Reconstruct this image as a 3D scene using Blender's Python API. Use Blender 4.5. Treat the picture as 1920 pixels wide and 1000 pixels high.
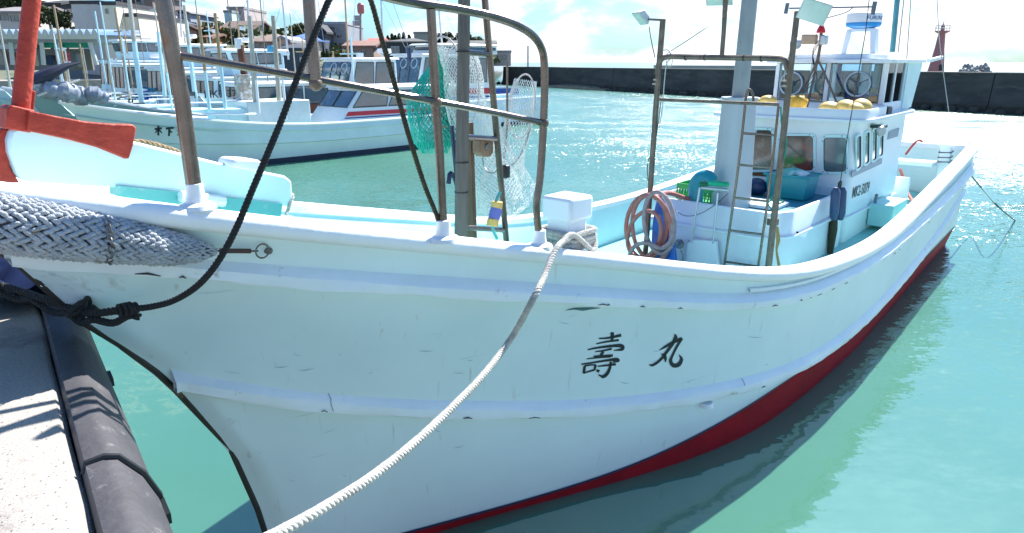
import bpy, math, random
import numpy as np
from mathutils import Vector, Matrix
from mathutils.bvhtree import BVHTree
rnd = random.Random(7)
SC = bpy.context.scene
for o in list(bpy.data.objects): bpy.data.objects.remove(o)
COL = SC.collection

# ------------------------------------------------------------------ camera
EYE = 3.0                      # eye height over the water
PITCH = math.radians(16.45)
FPX = 1300.0                   # focal length for a 1920 px wide frame
cam = bpy.data.cameras.new('camera'); camo = bpy.data.objects.new('camera', cam); COL.objects.link(camo)
cam.sensor_width = 36.0; cam.lens = 36.0*FPX/1920.0; cam.clip_start = 0.05; cam.clip_end = 6000
camo.location = (0, 0, EYE); camo.rotation_euler = (math.pi/2-PITCH, 0, 0)
SC.camera = camo
# ------------------------------------------------------------------ sun and sky
SUN_AZ = math.radians(35.5)    # clockwise from +Y
SUN_EL = math.radians(47.0)
sd = Vector((math.sin(SUN_AZ)*math.cos(SUN_EL), math.cos(SUN_AZ)*math.cos(SUN_EL), math.sin(SUN_EL)))
sl = bpy.data.lights.new('sun', 'SUN'); sl.energy = 4.6; sl.angle = math.radians(0.55); sl.color = (1.0, 0.96, 0.9)
so = bpy.data.objects.new('sun', sl); COL.objects.link(so); so.location = sd*50
so.rotation_euler = (-sd).to_track_quat('-Z', 'Y').to_euler()
w = bpy.data.worlds.new('World'); SC.world = w; w.use_nodes = True
nt = w.node_tree; nd = nt.nodes; lk = nt.links
bg = nd['Background']; bg.inputs['Strength'].default_value = 0.125
sky = nd.new('ShaderNodeTexSky'); sky.sky_type = 'NISHITA'; sky.sun_disc = False
sky.sun_elevation = SUN_EL; sky.sun_rotation = SUN_AZ; sky.air_density = 1.0; sky.dust_density = 1.3; sky.ozone_density = 2.5
tc = nd.new('ShaderNodeTexCoord')
sep = nd.new('ShaderNodeSeparateXYZ'); lk.new(tc.outputs['Generated'], sep.inputs[0])
# clouds: noise on the direction, stretched along the horizon, more of them low down
mp = nd.new('ShaderNodeMapping'); mp.inputs['Scale'].default_value = (1.0, 1.0, 2.3); mp.inputs['Location'].default_value = (3.4, 1.2, 0.3); lk.new(tc.outputs['Generated'], mp.inputs[0])
n1 = nd.new('ShaderNodeTexNoise'); n1.inputs['Scale'].default_value = 5.5; n1.inputs['Detail'].default_value = 9; n1.inputs['Roughness'].default_value = 0.56; n1.inputs['Distortion'].default_value = 0.25
lk.new(mp.outputs[0], n1.inputs['Vector'])
cov = nd.new('ShaderNodeMapRange'); lk.new(sep.outputs['Z'], cov.inputs[0])
cov.inputs[1].default_value = 0.0; cov.inputs[2].default_value = 0.30; cov.inputs[3].default_value = 0.15; cov.inputs[4].default_value = -0.14
ad = nd.new('ShaderNodeMath'); ad.operation = 'ADD'; lk.new(n1.outputs['Fac'], ad.inputs[0]); lk.new(cov.outputs[0], ad.inputs[1])
rp = nd.new('ShaderNodeValToRGB'); rp.color_ramp.elements[0].position = 0.50; rp.color_ramp.elements[1].position = 0.63
rp.color_ramp.interpolation = 'EASE'; lk.new(ad.outputs[0], rp.inputs[0])
# inner light and dark of the clouds
n2 = nd.new('ShaderNodeTexNoise'); n2.inputs['Scale'].default_value = 14; n2.inputs['Detail'].default_value = 6; lk.new(mp.outputs[0], n2.inputs['Vector'])
cr = nd.new('ShaderNodeValToRGB'); cr.color_ramp.elements[0].color = (3.5, 3.85, 4.3, 1); cr.color_ramp.elements[0].position = 0.36
cr.color_ramp.elements[1].color = (4.9, 4.95, 5.0, 1); cr.color_ramp.elements[1].position = 0.6; lk.new(n2.outputs['Fac'], cr.inputs[0])
tint = nd.new('ShaderNodeMix'); tint.data_type = 'RGBA'; tint.blend_type = 'MULTIPLY'; tint.inputs['Factor'].default_value = 1
lk.new(sky.outputs[0], tint.inputs['A']); tint.inputs['B'].default_value = (.33, .54, .72, 1)
mx = nd.new('ShaderNodeMix'); mx.data_type = 'RGBA'; lk.new(rp.outputs[0], mx.inputs['Factor']); lk.new(tint.outputs['Result'], mx.inputs['A']); lk.new(cr.outputs[0], mx.inputs['B'])
lk.new(mx.outputs['Result'], bg.inputs['Color'])
SC.view_settings.view_transform = 'Standard'; SC.view_settings.look = 'None'; SC.view_settings.gamma = 1.0
SC.view_settings.use_curve_mapping = False; SC.view_settings.exposure = 1.27
SC.render.engine = 'CYCLES'
SC.cycles.max_bounces = 8; SC.cycles.sample_clamp_indirect = 6.0; SC.cycles.sample_clamp_direct = 30.0

# ------------------------------------------------------------------ small mathematics
CT, ST = math.cos(PITCH), math.sin(PITCH)
def ray(u, v):
    a = (u-960)/FPX; b = (500-v)/FPX
    return Vector((a, CT+b*ST, -ST+b*CT))
def at(u, v, Y):                       # the point at world distance Y seen at a place of the photograph
    d = ray(u, v); return Vector((0, 0, EYE))+d*(Y/d.y)
def atz(u, v, z):                      # the same, on a level plane
    d = ray(u, v); return Vector((0, 0, EYE))+d*((z-EYE)/d.z)
BOW = Vector((-2.30, 2.42, 0)); PHI = math.radians(48.4)
HX = Vector((math.cos(PHI), math.sin(PHI), 0)); NX = Vector((math.sin(PHI), -math.cos(PHI), 0))
def S(s, b, z):                        # boat frame: s metres aft of the bow, b to port, z over the water
    return BOW+HX*s+NX*b+Vector((0, 0, z))
def at_b(u, v, b):                     # seen at (u,v), on the boat's lengthwise plane b
    d = ray(u, v); t = (BOW.dot(NX)+b)/d.dot(NX); return Vector((0, 0, EYE))+d*t
def at_s(u, v, s):                     # seen at (u,v), on the boat's crosswise plane s
    d = ray(u, v); t = (BOW.dot(HX)+s)/d.dot(HX); return Vector((0, 0, EYE))+d*t
def sb(P):                             # world -> boat frame
    e = P-BOW; return e.dot(HX), e.dot(NX), P.z
def lerp(a, b, t): return a+(b-a)*t
def smooth_curve(pts, n=8):            # Catmull-Rom through points
    P = [Vector(p) for p in pts]; P = [P[0]*2-P[1]]+P+[P[-1]*2-P[-2]]; out = []
    for i in range(1, len(P)-2):
        for k in range(n):
            t = k/n; a, b, c, d = P[i-1], P[i], P[i+1], P[i+2]
            out.append(0.5*((2*b)+(c-a)*t+(2*a-5*b+4*c-d)*t*t+(3*b-a-3*c+d)*t**3))
    out.append(P[-2]); return out
def table(ks, vs, w=0.35):             # smooth look-up of a hand-set table
    xs = np.linspace(ks[0], ks[-1], 400); ys = np.interp(xs, ks, vs)
    for _ in range(int(60*w)+1): ys[1:-1] += 0.45*(ys[2:]-2*ys[1:-1]+ys[:-2])/2*1.0
    for _ in range(200): ys[1:-1] += 0.25*(ys[2:]-2*ys[1:-1]+ys[:-2])
    return lambda s: float(np.interp(s, xs, ys))

# ------------------------------------------------------------------ mesh builder
FR = {}                                # matrices of the Empties
class MB:
    def __init__(s): s.v = []; s.f = []; s.mi = []
    def add(s, vs, fs, mi=0):
        o = len(s.v); s.v += [tuple(p) for p in vs]; s.f += [tuple(i+o for i in f) for f in fs]; s.mi += [mi]*len(fs); return s
    def hexa(s, p, mi=0):              # 8 corners: bottom ring then top ring
        return s.add(p, [(3,2,1,0),(4,5,6,7),(0,1,5,4),(1,2,6,5),(2,3,7,6),(3,0,4,7)], mi)
    def box(s, c, size, X=None, Y=None, Z=None, mi=0):
        X = Vector(X) if X else Vector((1,0,0)); Z = Vector(Z) if Z else Vector((0,0,1)); Y = Vector(Y) if Y else Z.cross(X)
        c = Vector(c); a, b, d = X.normalized()*size[0]/2, Y.normalized()*size[1]/2, Z.normalized()*size[2]/2
        return s.hexa([c-a-b-d, c+a-b-d, c+a+b-d, c-a+b-d, c-a-b+d, c+a-b+d, c+a+b+d, c-a+b+d], mi)
    def bar(s, p, q, wd, th=None, up=(0,0,1), mi=0):
        p, q = Vector(p), Vector(q); d = q-p; L = d.length; d.normalize(); up = Vector(up)
        y = up.cross(d)
        if y.length < 1e-3: y = Vector((1,0,0)).cross(d)
        y.normalize(); z = d.cross(y); return s.box((p+q)/2, (L, wd, th or wd), d, y, z, mi)
    def tube(s, path, r, n=8, caps=True, mi=0, closed=False):
        P = [Vector(p) for p in path]; m = len(P)
        if m < 2: return s
        rr = r if isinstance(r, (list, tuple)) else [r]*m
        T = []
        for i in range(m):
            if closed: t = P[(i+1) % m]-P[i-1]
            else: t = P[min(i+1, m-1)]-P[max(i-1, 0)]
            T.append(t.normalized() if t.length > 1e-9 else Vector((0,0,1)))
        a = Vector((0,0,1)) if abs(T[0].z) < .9 else Vector((1,0,0)); u = a.cross(T[0]).normalized(); vs = []
        for i in range(m):
            u = (u-T[i]*u.dot(T[i])); u = u.normalized() if u.length > 1e-6 else Vector((1,0,0)).cross(T[i]).normalized()
            w_ = T[i].cross(u)
            for k in range(n):
                an = 2*math.pi*k/n; vs.append(P[i]+(u*math.cos(an)+w_*math.sin(an))*rr[i])
        fs = []
        for i in range(m if closed else m-1):
            j = (i+1) % m
            for k in range(n): fs.append((i*n+k, i*n+(k+1) % n, j*n+(k+1) % n, j*n+k))
        if caps and not closed: fs.append(tuple(range(n-1, -1, -1))); fs.append(tuple((m-1)*n+k for k in range(n)))
        return s.add(vs, fs, mi)
    def lathe(s, prof, o, n=16, axis=(0,0,1), mi=0):   # prof [(r, h)]
        ax = Vector(axis).normalized(); a = Vector((1,0,0)) if abs(ax.x) < .9 else Vector((0,1,0)); u = ax.cross(a).normalized(); w_ = ax.cross(u); o = Vector(o)
        vs = [o+ax*h+(u*math.cos(2*math.pi*k/n)+w_*math.sin(2*math.pi*k/n))*r for r, h in prof for k in range(n)]; fs = []
        for i in range(len(prof)-1):
            for k in range(n): fs.append((i*n+k, i*n+(k+1) % n, (i+1)*n+(k+1) % n, (i+1)*n+k))
        fs.append(tuple(range(n-1, -1, -1))); fs.append(tuple((len(prof)-1)*n+k for k in range(n)))
        return s.add(vs, fs, mi)
    def ball(s, c, r, n=10, m=7, sc=(1,1,1), X=None, mi=0):
        c = Vector(c); vs = []; fs = []
        for i in range(m+1):
            th = math.pi*i/m
            for k in range(n):
                an = 2*math.pi*k/n; p = Vector((math.sin(th)*math.cos(an)*sc[0], math.sin(th)*math.sin(an)*sc[1], math.cos(th)*sc[2]))*r
                if X is not None: p = X @ p
                vs.append(c+p)
        for i in range(m):
            for k in range(n): fs.append((i*n+k, (i+1)*n+k, (i+1)*n+(k+1) % n, i*n+(k+1) % n))
        return s.add(vs, fs, mi)
    def grid(s, rows, mi=0, close=False, flip=False):
        n = len(rows[0]); vs = [p for r in rows for p in r]; fs = []
        for i in range(len(rows)-1):
            for k in range(n if close else n-1):
                q = (i*n+k, i*n+(k+1) % n, (i+1)*n+(k+1) % n, (i+1)*n+k); fs.append(q[::-1] if flip else q)
        return s.add(vs, fs, mi)
    def poly(s, pts, thick, nrm, mi=0):   # extruded outline
        nrm = Vector(nrm).normalized()*thick/2; n = len(pts); P = [Vector(p) for p in pts]
        vs = [p-nrm for p in P]+[p+nrm for p in P]
        fs = [tuple(range(n-1, -1, -1)), tuple(range(n, 2*n))]+[(i, (i+1) % n, n+(i+1) % n, n+i) for i in range(n)]
        return s.add(vs, fs, mi)
    def build(s, name, mats, parent=None, bevel=0, sub=0, ang=35, fix=True):
        me = bpy.data.meshes.new(name); V = s.v
        if parent is not None:
            Mi = FR[parent.name].inverted() if parent.name in FR else Matrix(); V = [Mi @ Vector(p) for p in V]; loc = None
        else:
            A = np.array(V); loc = Vector(((A[:,0].min()+A[:,0].max())/2, (A[:,1].min()+A[:,1].max())/2, A[:,2].min())); V = [Vector(p)-loc for p in V]
        me.from_pydata([tuple(p) for p in V], [], s.f)
        mats = mats if isinstance(mats, (list, tuple)) else [mats]
        for m in mats: me.materials.append(m)
        if len(mats) > 1: me.polygons.foreach_set('material_index', s.mi)
        me.polygons.foreach_set('use_smooth', [True]*len(me.polygons)); me.update()
        if fix:
            import bmesh
            bm = bmesh.new(); bm.from_mesh(me); bmesh.ops.recalc_face_normals(bm, faces=bm.faces); bm.to_mesh(me); bm.free()
        me.set_sharp_from_angle(angle=math.radians(ang))
        o = bpy.data.objects.new(name, me); COL.objects.link(o)
        if parent is not None: o.parent = parent; FR[o.name] = FR.get(parent.name, Matrix())
        else: o.location = loc; FR[o.name] = Matrix.Translation(loc)
        if bevel:
            md = o.modifiers.new('bevel', 'BEVEL'); md.width = bevel; md.segments = 2; md.limit_method = 'ANGLE'; md.harden_normals = False
        if sub:
            md = o.modifiers.new('sub', 'SUBSURF'); md.levels = sub; md.render_levels = sub
        return o
def empty(name, loc, rz=0):
    o = bpy.data.objects.new(name, None); COL.objects.link(o); o.location = loc; o.rotation_euler = (0, 0, rz); o.empty_display_size = .2
    FR[o.name] = Matrix.Translation(Vector(loc)) @ Matrix.Rotation(rz, 4, 'Z'); return o
def tag(o, label, cat, group=None):
    o['label'] = label; o['category'] = cat
    if group: o['group'] = group
    return o
def struct(o): o['kind'] = 'structure'; return o
def stuff(o): o['kind'] = 'stuff'; return o
def copy_tree(o, parent=None):
    c = o.copy(); COL.objects.link(c)
    if parent is not None: c.parent = parent
    for ch in [x for x in KIDS.get(o.name, [])]: copy_tree(ch, c)
    return c
KIDS = {}
def index_kids():
    KIDS.clear()
    for x in bpy.data.objects:
        if x.parent: KIDS.setdefault(x.parent.name, []).append(x)

# ------------------------------------------------------------------ materials
MT = {}
def M(name, col, rough=.5, metal=0., var=.12, scale=4., bump=0., bscale=60., dirt=None, dcov=.62, dscale=6., coat=0., spec=.5, alpha=None, stretch=None, streak=None):
    if name in MT: return MT[name]
    m = bpy.data.materials.new(name); m.use_nodes = True; t = m.node_tree; N = t.nodes; L = t.links; p = N['Principled BSDF']
    c = N.new('ShaderNodeTexCoord'); src = c.outputs['Object']
    if stretch:
        q = N.new('ShaderNodeMapping'); q.inputs['Scale'].default_value = stretch; L.new(src, q.inputs[0]); src = q.outputs[0]
    n = N.new('ShaderNodeTexNoise'); n.inputs['Scale'].default_value = scale; n.inputs['Detail'].default_value = 7; n.inputs['Roughness'].default_value = .62; L.new(src, n.inputs['Vector'])
    r = N.new('ShaderNodeValToRGB'); r.color_ramp.elements[0].position = .3; r.color_ramp.elements[1].position = .7
    r.color_ramp.elements[0].color = (*[max(0, x*(1-var)) for x in col], 1); r.color_ramp.elements[1].color = (*[min(1, x*(1+var*.6)) for x in col], 1)
    L.new(n.outputs['Fac'], r.inputs[0]); out = r.outputs[0]
    if dirt:
        n3 = N.new('ShaderNodeTexNoise'); n3.inputs['Scale'].default_value = dscale; n3.inputs['Detail'].default_value = 10; n3.inputs['Roughness'].default_value = .7; L.new(src, n3.inputs['Vector'])
        r3 = N.new('ShaderNodeValToRGB'); r3.color_ramp.elements[0].position = dcov; r3.color_ramp.elements[1].position = min(1, dcov+.1); L.new(n3.outputs['Fac'], r3.inputs[0])
        x = N.new('ShaderNodeMix'); x.data_type = 'RGBA'; L.new(r3.outputs[0], x.inputs['Factor']); L.new(out, x.inputs['A']); x.inputs['B'].default_value = (*dirt, 1); out = x.outputs['Result']
    if streak:                             # thin run-down stains and a few scuffs
        for (sc3, s3, lo, hi, cc3, k3) in (((9,9,.55), 2.2, .66, .80, streak, .55), ((.8,.8,9), 2.6, .70, .78, (.35,.42,.42), .5)):
            q3 = N.new('ShaderNodeMapping'); q3.inputs['Scale'].default_value = sc3; L.new(c.outputs['Object'], q3.inputs[0])
            n5 = N.new('ShaderNodeTexNoise'); n5.inputs['Scale'].default_value = s3; n5.inputs['Detail'].default_value = 6; L.new(q3.outputs[0], n5.inputs['Vector'])
            m5 = N.new('ShaderNodeMapRange'); m5.inputs[1].default_value = lo; m5.inputs[2].default_value = hi; m5.inputs[4].default_value = k3; L.new(n5.outputs['Fac'], m5.inputs[0])
            x5 = N.new('ShaderNodeMix'); x5.data_type = 'RGBA'; L.new(m5.outputs[0], x5.inputs['Factor']); L.new(out, x5.inputs['A']); x5.inputs['B'].default_value = (*cc3, 1); out = x5.outputs['Result']
    L.new(out, p.inputs['Base Color'])
    rr = N.new('ShaderNodeMapRange'); rr.inputs[3].default_value = max(.02, rough-.1); rr.inputs[4].default_value = min(1, rough+.1); L.new(n.outputs['Fac'], rr.inputs[0]); L.new(rr.outputs[0], p.inputs['Roughness'])
    p.inputs['Metallic'].default_value = metal; p.inputs['Specular IOR Level'].default_value = spec; p.inputs['Coat Weight'].default_value = coat; p.inputs['Coat Roughness'].default_value = .12
    if bump:
        n4 = N.new('ShaderNodeTexNoise'); n4.inputs['Scale'].default_value = bscale; n4.inputs['Detail'].default_value = 5; L.new(src, n4.inputs['Vector'])
        b = N.new('ShaderNodeBump'); b.inputs['Strength'].default_value = bump; b.inputs['Distance'].default_value = .02; L.new(n4.outputs['Fac'], b.inputs['Height']); L.new(b.outputs[0], p.inputs['Normal'])
    MT[name] = m; return m
def glass(name, tint=(.75,.85,.88), rough=.03, dark=.55):
    if name in MT: return MT[name]
    m = bpy.data.materials.new(name); m.use_nodes = True; t = m.node_tree; N = t.nodes; L = t.links; N.remove(N['Principled BSDF']); out = N['Material Output']
    g = N.new('ShaderNodeBsdfGlossy'); g.inputs['Roughness'].default_value = rough; tr = N.new('ShaderNodeBsdfTransparent'); tr.inputs[0].default_value = (*[x*dark for x in tint], 1)
    f = N.new('ShaderNodeFresnel'); f.inputs[0].default_value = 1.6; x = N.new('ShaderNodeMixShader'); L.new(f.outputs[0], x.inputs[0]); L.new(tr.outputs[0], x.inputs[1]); L.new(g.outputs[0], x.inputs[2]); L.new(x.outputs[0], out.inputs[0])
    MT[name] = m; return m
hullwhite = M('hull_paint', (.70,.83,.84), .42, var=.07, scale=.9, bump=.09, bscale=2.2, dirt=(.44,.47,.40), dcov=.66, dscale=2.4, coat=.12, streak=(.40,.34,.24))
railwhite = M('rail_paint', (.80,.86,.88), .4, var=.06, scale=3, bump=.25, bscale=9, dirt=(.40,.38,.32), dcov=.62, dscale=7, coat=.1)
capwhite = M('cap_paint', (.84,.87,.88), .5, var=.05, scale=3, bump=.3, bscale=12, dirt=(.55,.54,.48), dcov=.72, dscale=14)
white = M('white_paint', (.82,.86,.88), .4, var=.05, scale=3, bump=.1, bscale=10, dirt=(.55,.52,.45), dcov=.74, dscale=7)
aqua = M('aqua_paint', (.45,.77,.76), .45, var=.08, scale=3, bump=.1, bscale=10, dirt=(.35,.5,.48), dcov=.7, dscale=6)
aquapale = M('pale_aqua_paint', (.62,.84,.86), .45, var=.06, scale=3, dirt=(.5,.6,.58), dcov=.72, dscale=6)
tealdeck = M('teal_deck', (.02,.33,.31), .5, var=.25, scale=3, bump=.15, bscale=20, dirt=(.05,.2,.2), dcov=.6, dscale=4)
redhull = M('antifouling', (.27,.008,.014), .75, var=.3, scale=3, bump=.3, bscale=8, dirt=(.14,.01,.012), dcov=.6, dscale=5, spec=.15)
redlead = M('red_anchor_paint', (.43,.05,.03), .55, spec=.3, var=.25, scale=6, bump=.5, bscale=26, dirt=(.20,.06,.04), dcov=.64, dscale=22)
steel = M('stainless', (.20,.155,.13), .26, metal=.8, var=.25, scale=9, bump=.05, dirt=(.22,.12,.07), dcov=.6, dscale=9)
rustpipe = M('rusty_pipe', (.20,.145,.11), .5, metal=.35, var=.4, scale=10, bump=.2, bscale=40, dirt=(.17,.07,.035), dcov=.55, dscale=14)
alu = M('aluminium', (.55,.57,.58), .38, metal=.6, var=.12, scale=5, dirt=(.25,.22,.19), dcov=.66, dscale=9)
black = M('black_paint', (.012,.013,.015), .4, var=.3)
rubber = M('black_rubber', (.058,.055,.062), .62, var=.3, scale=4, bump=.22, bscale=30, dirt=(.15,.145,.145), dcov=.58, dscale=12, stretch=(1,1,1))
ropewhite = M('white_rope', (.74,.71,.65), .9, var=.3, scale=11, bump=.8, bscale=260, dirt=(.46,.40,.31), dcov=.62, dscale=14)
ropeblack = M('black_rope', (.022,.022,.02), .8, var=.5, scale=30, bump=.6, bscale=220)
ropetan = M('tan_rope', (.42,.3,.17), .85, var=.3, scale=40, bump=.6, bscale=220)
wood = M('grey_wood', (.16,.14,.12), .75, var=.35, scale=3, bump=.5, bscale=12, stretch=(6,6,.6))
dark = M('dark_interior', (.03,.04,.045), .7, var=.4)
yellow = M('yellow_float', (.72,.5,.14), .5, var=.15, scale=9, dirt=(.45,.3,.1), dcov=.64, dscale=9)
green = M('green_plastic', (.02,.36,.07), .4, var=.12)
tealp = M('teal_plastic', (.015,.30,.36), .38, var=.1)
bluep = M('blue_plastic', (.01,.12,.52), .3, var=.25, scale=7, bump=.6, bscale=7)
pinkhose = M('pink_hose', (.48,.16,.13), .5, var=.25, scale=14, bump=.2)
pane = glass('window_glass', dark=1.1)
paneblue = glass('tinted_glass', (.6,.8,.9), dark=.9)
# ------------------------------------------------------------------ water
def water_mat():
    m = bpy.data.materials.new('harbour_water'); m.use_nodes = True; t = m.node_tree; N = t.nodes; L = t.links; N.remove(N['Principled BSDF']); out = N['Material Output']
    c = N.new('ShaderNodeTexCoord')
    n0 = N.new('ShaderNodeTexNoise'); n0.inputs['Scale'].default_value = .16; n0.inputs['Detail'].default_value = 4; L.new(c.outputs['Object'], n0.inputs['Vector'])
    r = N.new('ShaderNodeValToRGB'); r.color_ramp.elements[0].color = (.085,.28,.18,1); r.color_ramp.elements[1].color = (.13,.36,.265,1); r.color_ramp.elements[0].position = .35; r.color_ramp.elements[1].position = .65
    L.new(n0.outputs['Fac'], r.inputs[0])
    sp = N.new('ShaderNodeSeparateXYZ'); L.new(c.outputs['Object'], sp.inputs[0])
    def noise(sc, det, stretch, dist=0., rot=.35):
        q = N.new('ShaderNodeMapping'); q.inputs['Scale'].default_value = stretch; q.inputs['Rotation'].default_value = (0, 0, rot); L.new(c.outputs['Object'], q.inputs[0])
        n = N.new('ShaderNodeTexNoise'); n.inputs['Scale'].default_value = sc; n.inputs['Detail'].default_value = det; n.inputs['Roughness'].default_value = .55; n.inputs['Distortion'].default_value = dist
        L.new(q.outputs[0], n.inputs['Vector']); return n.outputs['Fac']
    def op(o, x, k):
        q = N.new('ShaderNodeMath'); q.operation = o
        for i, z in enumerate((x, k)):
            if isinstance(z, (int, float)): q.inputs[i].default_value = z
            else: L.new(z, q.inputs[i])
        return q.outputs[0]
    def mr(x, a, b, c_, d):
        q = N.new('ShaderNodeMapRange'); L.new(x, q.inputs[0])
        for i, z in enumerate((a, b, c_, d)): q.inputs[i+1].default_value = z
        return q.outputs[0]
    dist = op('ADD', sp.outputs['Y'], op('MULTIPLY', sp.outputs['X'], .3))
    patch = op('MULTIPLY', mr(noise(.25, 3, (1, 2, 1)), .3, .7, .45, 1.35), mr(dist, 70, 150, 1., .06))
    # slopes of the surface straight from vector noise, so that far ripples still glitter
    acc = None
    def slopes(sc, stretch, amp, rot, det=2):
        q = N.new('ShaderNodeMapping'); q.inputs['Scale'].default_value = stretch; q.inputs['Rotation'].default_value = (0, 0, rot); L.new(c.outputs['Object'], q.inputs[0])
        n = N.new('ShaderNodeTexNoise'); n.inputs['Scale'].default_value = sc; n.inputs['Detail'].default_value = det; n.inputs['Distortion'].default_value = .4; L.new(q.outputs[0], n.inputs['Vector'])
        a = N.new('ShaderNodeVectorMath'); a.operation = 'SUBTRACT'; L.new(n.outputs['Color'], a.inputs[0]); a.inputs[1].default_value = (.5, .5, .5)
        b = N.new('ShaderNodeVectorMath'); b.operation = 'SCALE'; L.new(a.outputs[0], b.inputs[0]); L.new(amp, b.inputs['Scale']); return b.outputs[0]
    parts = [slopes(.8, (1, 1.6, 1), mr(dist, 3, 25, .10, .2), .3), slopes(3.2, (1, 2.0, 1), mr(dist, 4, 24, .10, 1.0), .2), slopes(11., (1, 1.7, 1), mr(dist, 5, 28, .05, 1.9), -.2), slopes(34., (1, 1.4, 1), mr(dist, 5, 32, .03, 1.8), .5)]
    acc = parts[0]
    for p_ in parts[1:]:
        a = N.new('ShaderNodeVectorMath'); a.operation = 'ADD'; L.new(acc, a.inputs[0]); L.new(p_, a.inputs[1]); acc = a.outputs[0]
    b = N.new('ShaderNodeVectorMath'); b.operation = 'SCALE'; L.new(acc, b.inputs[0]); L.new(patch, b.inputs['Scale'])
    sx = N.new('ShaderNodeSeparateXYZ'); L.new(b.outputs[0], sx.inputs[0])
    # out in the basin slopes are biased towards the camera so reflections catch brighter sky
    yy = op('ADD', op('MULTIPLY', sx.outputs['Y'], mr(dist, 5, 24, 1., .25)), op('MULTIPLY', op('ABSOLUTE', sx.outputs['Y'], 0), mr(dist, 5, 24, 0., -1.1)))
    cx_ = N.new('ShaderNodeCombineXYZ'); L.new(sx.outputs['X'], cx_.inputs[0]); L.new(yy, cx_.inputs[1]); cx_.inputs[2].default_value = 0
    b2 = N.new('ShaderNodeVectorMath'); b2.operation = 'MULTIPLY'; L.new(cx_.outputs[0], b2.inputs[0]); b2.inputs[1].default_value = (1, 1, 0)
    a = N.new('ShaderNodeVectorMath'); a.operation = 'ADD'; L.new(b2.outputs[0], a.inputs[0]); a.inputs[1].default_value = (0, 0, 1)
    bp = N.new('ShaderNodeVectorMath'); bp.operation = 'NORMALIZE'; L.new(a.outputs[0], bp.inputs[0])
    df = N.new('ShaderNodeBsdfDiffuse'); L.new(r.outputs[0], df.inputs[0])
    tr = N.new('ShaderNodeBsdfTransparent'); tr.inputs[0].default_value = (.55,.85,.70,1)
    gl = N.new('ShaderNodeBsdfGlossy'); L.new(mr(dist, 7, 24, .045, .15), gl.inputs['Roughness']); L.new(bp.outputs[0], gl.inputs['Normal'])
    fr = N.new('ShaderNodeFresnel'); fr.inputs[0].default_value = 2.5; L.new(bp.outputs[0], fr.inputs['Normal'])
    m1 = N.new('ShaderNodeMixShader'); m1.inputs[0].default_value = .42; L.new(df.outputs[0], m1.inputs[1]); L.new(tr.outputs[0], m1.inputs[2])
    m2 = N.new('ShaderNodeMixShader'); L.new(fr.outputs[0], m2.inputs[0]); L.new(m1.outputs[0], m2.inputs[1]); L.new(gl.outputs[0], m2.inputs[2]); L.new(m2.outputs[0], out.inputs[0])
    return m
wm = MB(); xs = [-900,-300,-100,-30,-8,0,8,30,100,300,900,2500]; ys = [-40,-10,0,8,20,50,120,400,1200,4000]
wm.grid([[Vector((x, y, 0)) for x in xs] for y in ys])
water = struct(wm.build('water', water_mat(), fix=False)); 
# object origin at the world's centre so the ripples keep their place
off = Vector(water.location); water.data.transform(Matrix.Translation(off)); water.location = (0, 0, 0)
sb_ = MB(); sb_.grid([[Vector((x, y, -3.2)) for x in (-900,2500)] for y in (-40,4000)]); struct(sb_.build('seabed', M('seabed', (.015,.09,.045), .9, scale=.3, var=.3), fix=False))

# ------------------------------------------------------------------ near quay
QZ = 1.85
q0 = atz(165, 940, QZ); q1 = atz(78, 590, QZ); qd = (q1-q0).normalized(); qn = Vector((qd.y, -qd.x, 0))   # qn points to the water
concrete = M('quay_concrete', (.37,.34,.305), .9, var=.35, scale=110, bump=.4, bscale=160, dirt=(.23,.20,.185), dcov=.55, dscale=2.2)
qm = MB(); A = q0-qd*9; B = q0+qd*26
rows = []
for i in range(141):
    P = A.lerp(B, i/140); e = qn*(rnd.uniform(-.012,.012))
    rows.append([P+e-Vector((0,0,2.6)), P+e*1.0-Vector((0,0,.03)), P+e*.7-qn*.022, P-qn*.3, P-qn*9])
qm.grid(rows); quay = struct(qm.build('quay', concrete, ang=60))
fd = empty('quay_fender', A.lerp(B,.3)+qn*.12-Vector((0,0,.5)))
tag(fd, 'long worn black rubber fender bolted along the edge of the concrete quay', 'quay fender')
fm = MB(); rows = []
prof = [(0,-.62),(0.003,-.01),(.02,.025),(.085,.03),(.135,.02),(.215,-.07),(.262,-.18),(.275,-.32),(.24,-.46),(.14,-.60),(0.02,-.62)]
for i in range(101):
    P = A.lerp(B, i/100); rows.append([P+qn*x*.70+Vector((0,0,z*.8+rnd.uniform(-.002,.002))) for x, z in prof])
fm.grid(rows, close=False); fm.build('rubber_profile', rubber, fd, ang=50)
for k in range(22):
    sm_ = MB(); P = A+qd*(2.2+k*1.15); sm_.box(P+qn*.186+Vector((0,0,-.17)), (.10,.025,.035), qd, qn); sm_.build('bolt_slot', black, fd)

# dark band over the fender and loose grit on the quay
def fend_pt(u, v): return atz(u, v, QZ)
C1 = atz(150, 889, QZ); k0 = (C1-A).dot(qd); m_ = MB()
m_.tube([A+qd*(k0+.012*math.sin(i))+qn*(x*.70+.004)+Vector((0,0,z*.8+.004)) for i, (x, z) in enumerate(prof[1:9])], .010, 6); m_.build('fender_band', black, fd)
gq = random.Random(5); m_ = MB()
for _ in range(260):
    P = atz(gq.uniform(-60,160), gq.uniform(620,1000), QZ); 
    if (P-q0).dot(qn) > -.03: continue
    r_ = gq.uniform(.0015,.0035); m_.ball(P, r_, 5, 3, (1,1.2,.7))
stuff(m_.build('grit', M('grit', (.26,.24,.22), .9, var=.4), quay))
# ------------------------------------------------------------------ the big boat
boat = empty('fishing_boat', BOW, PHI)
tag(boat, 'large pale blue and white fishing boat, nearest of all, with a brushed name', 'fishing boat')
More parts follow.
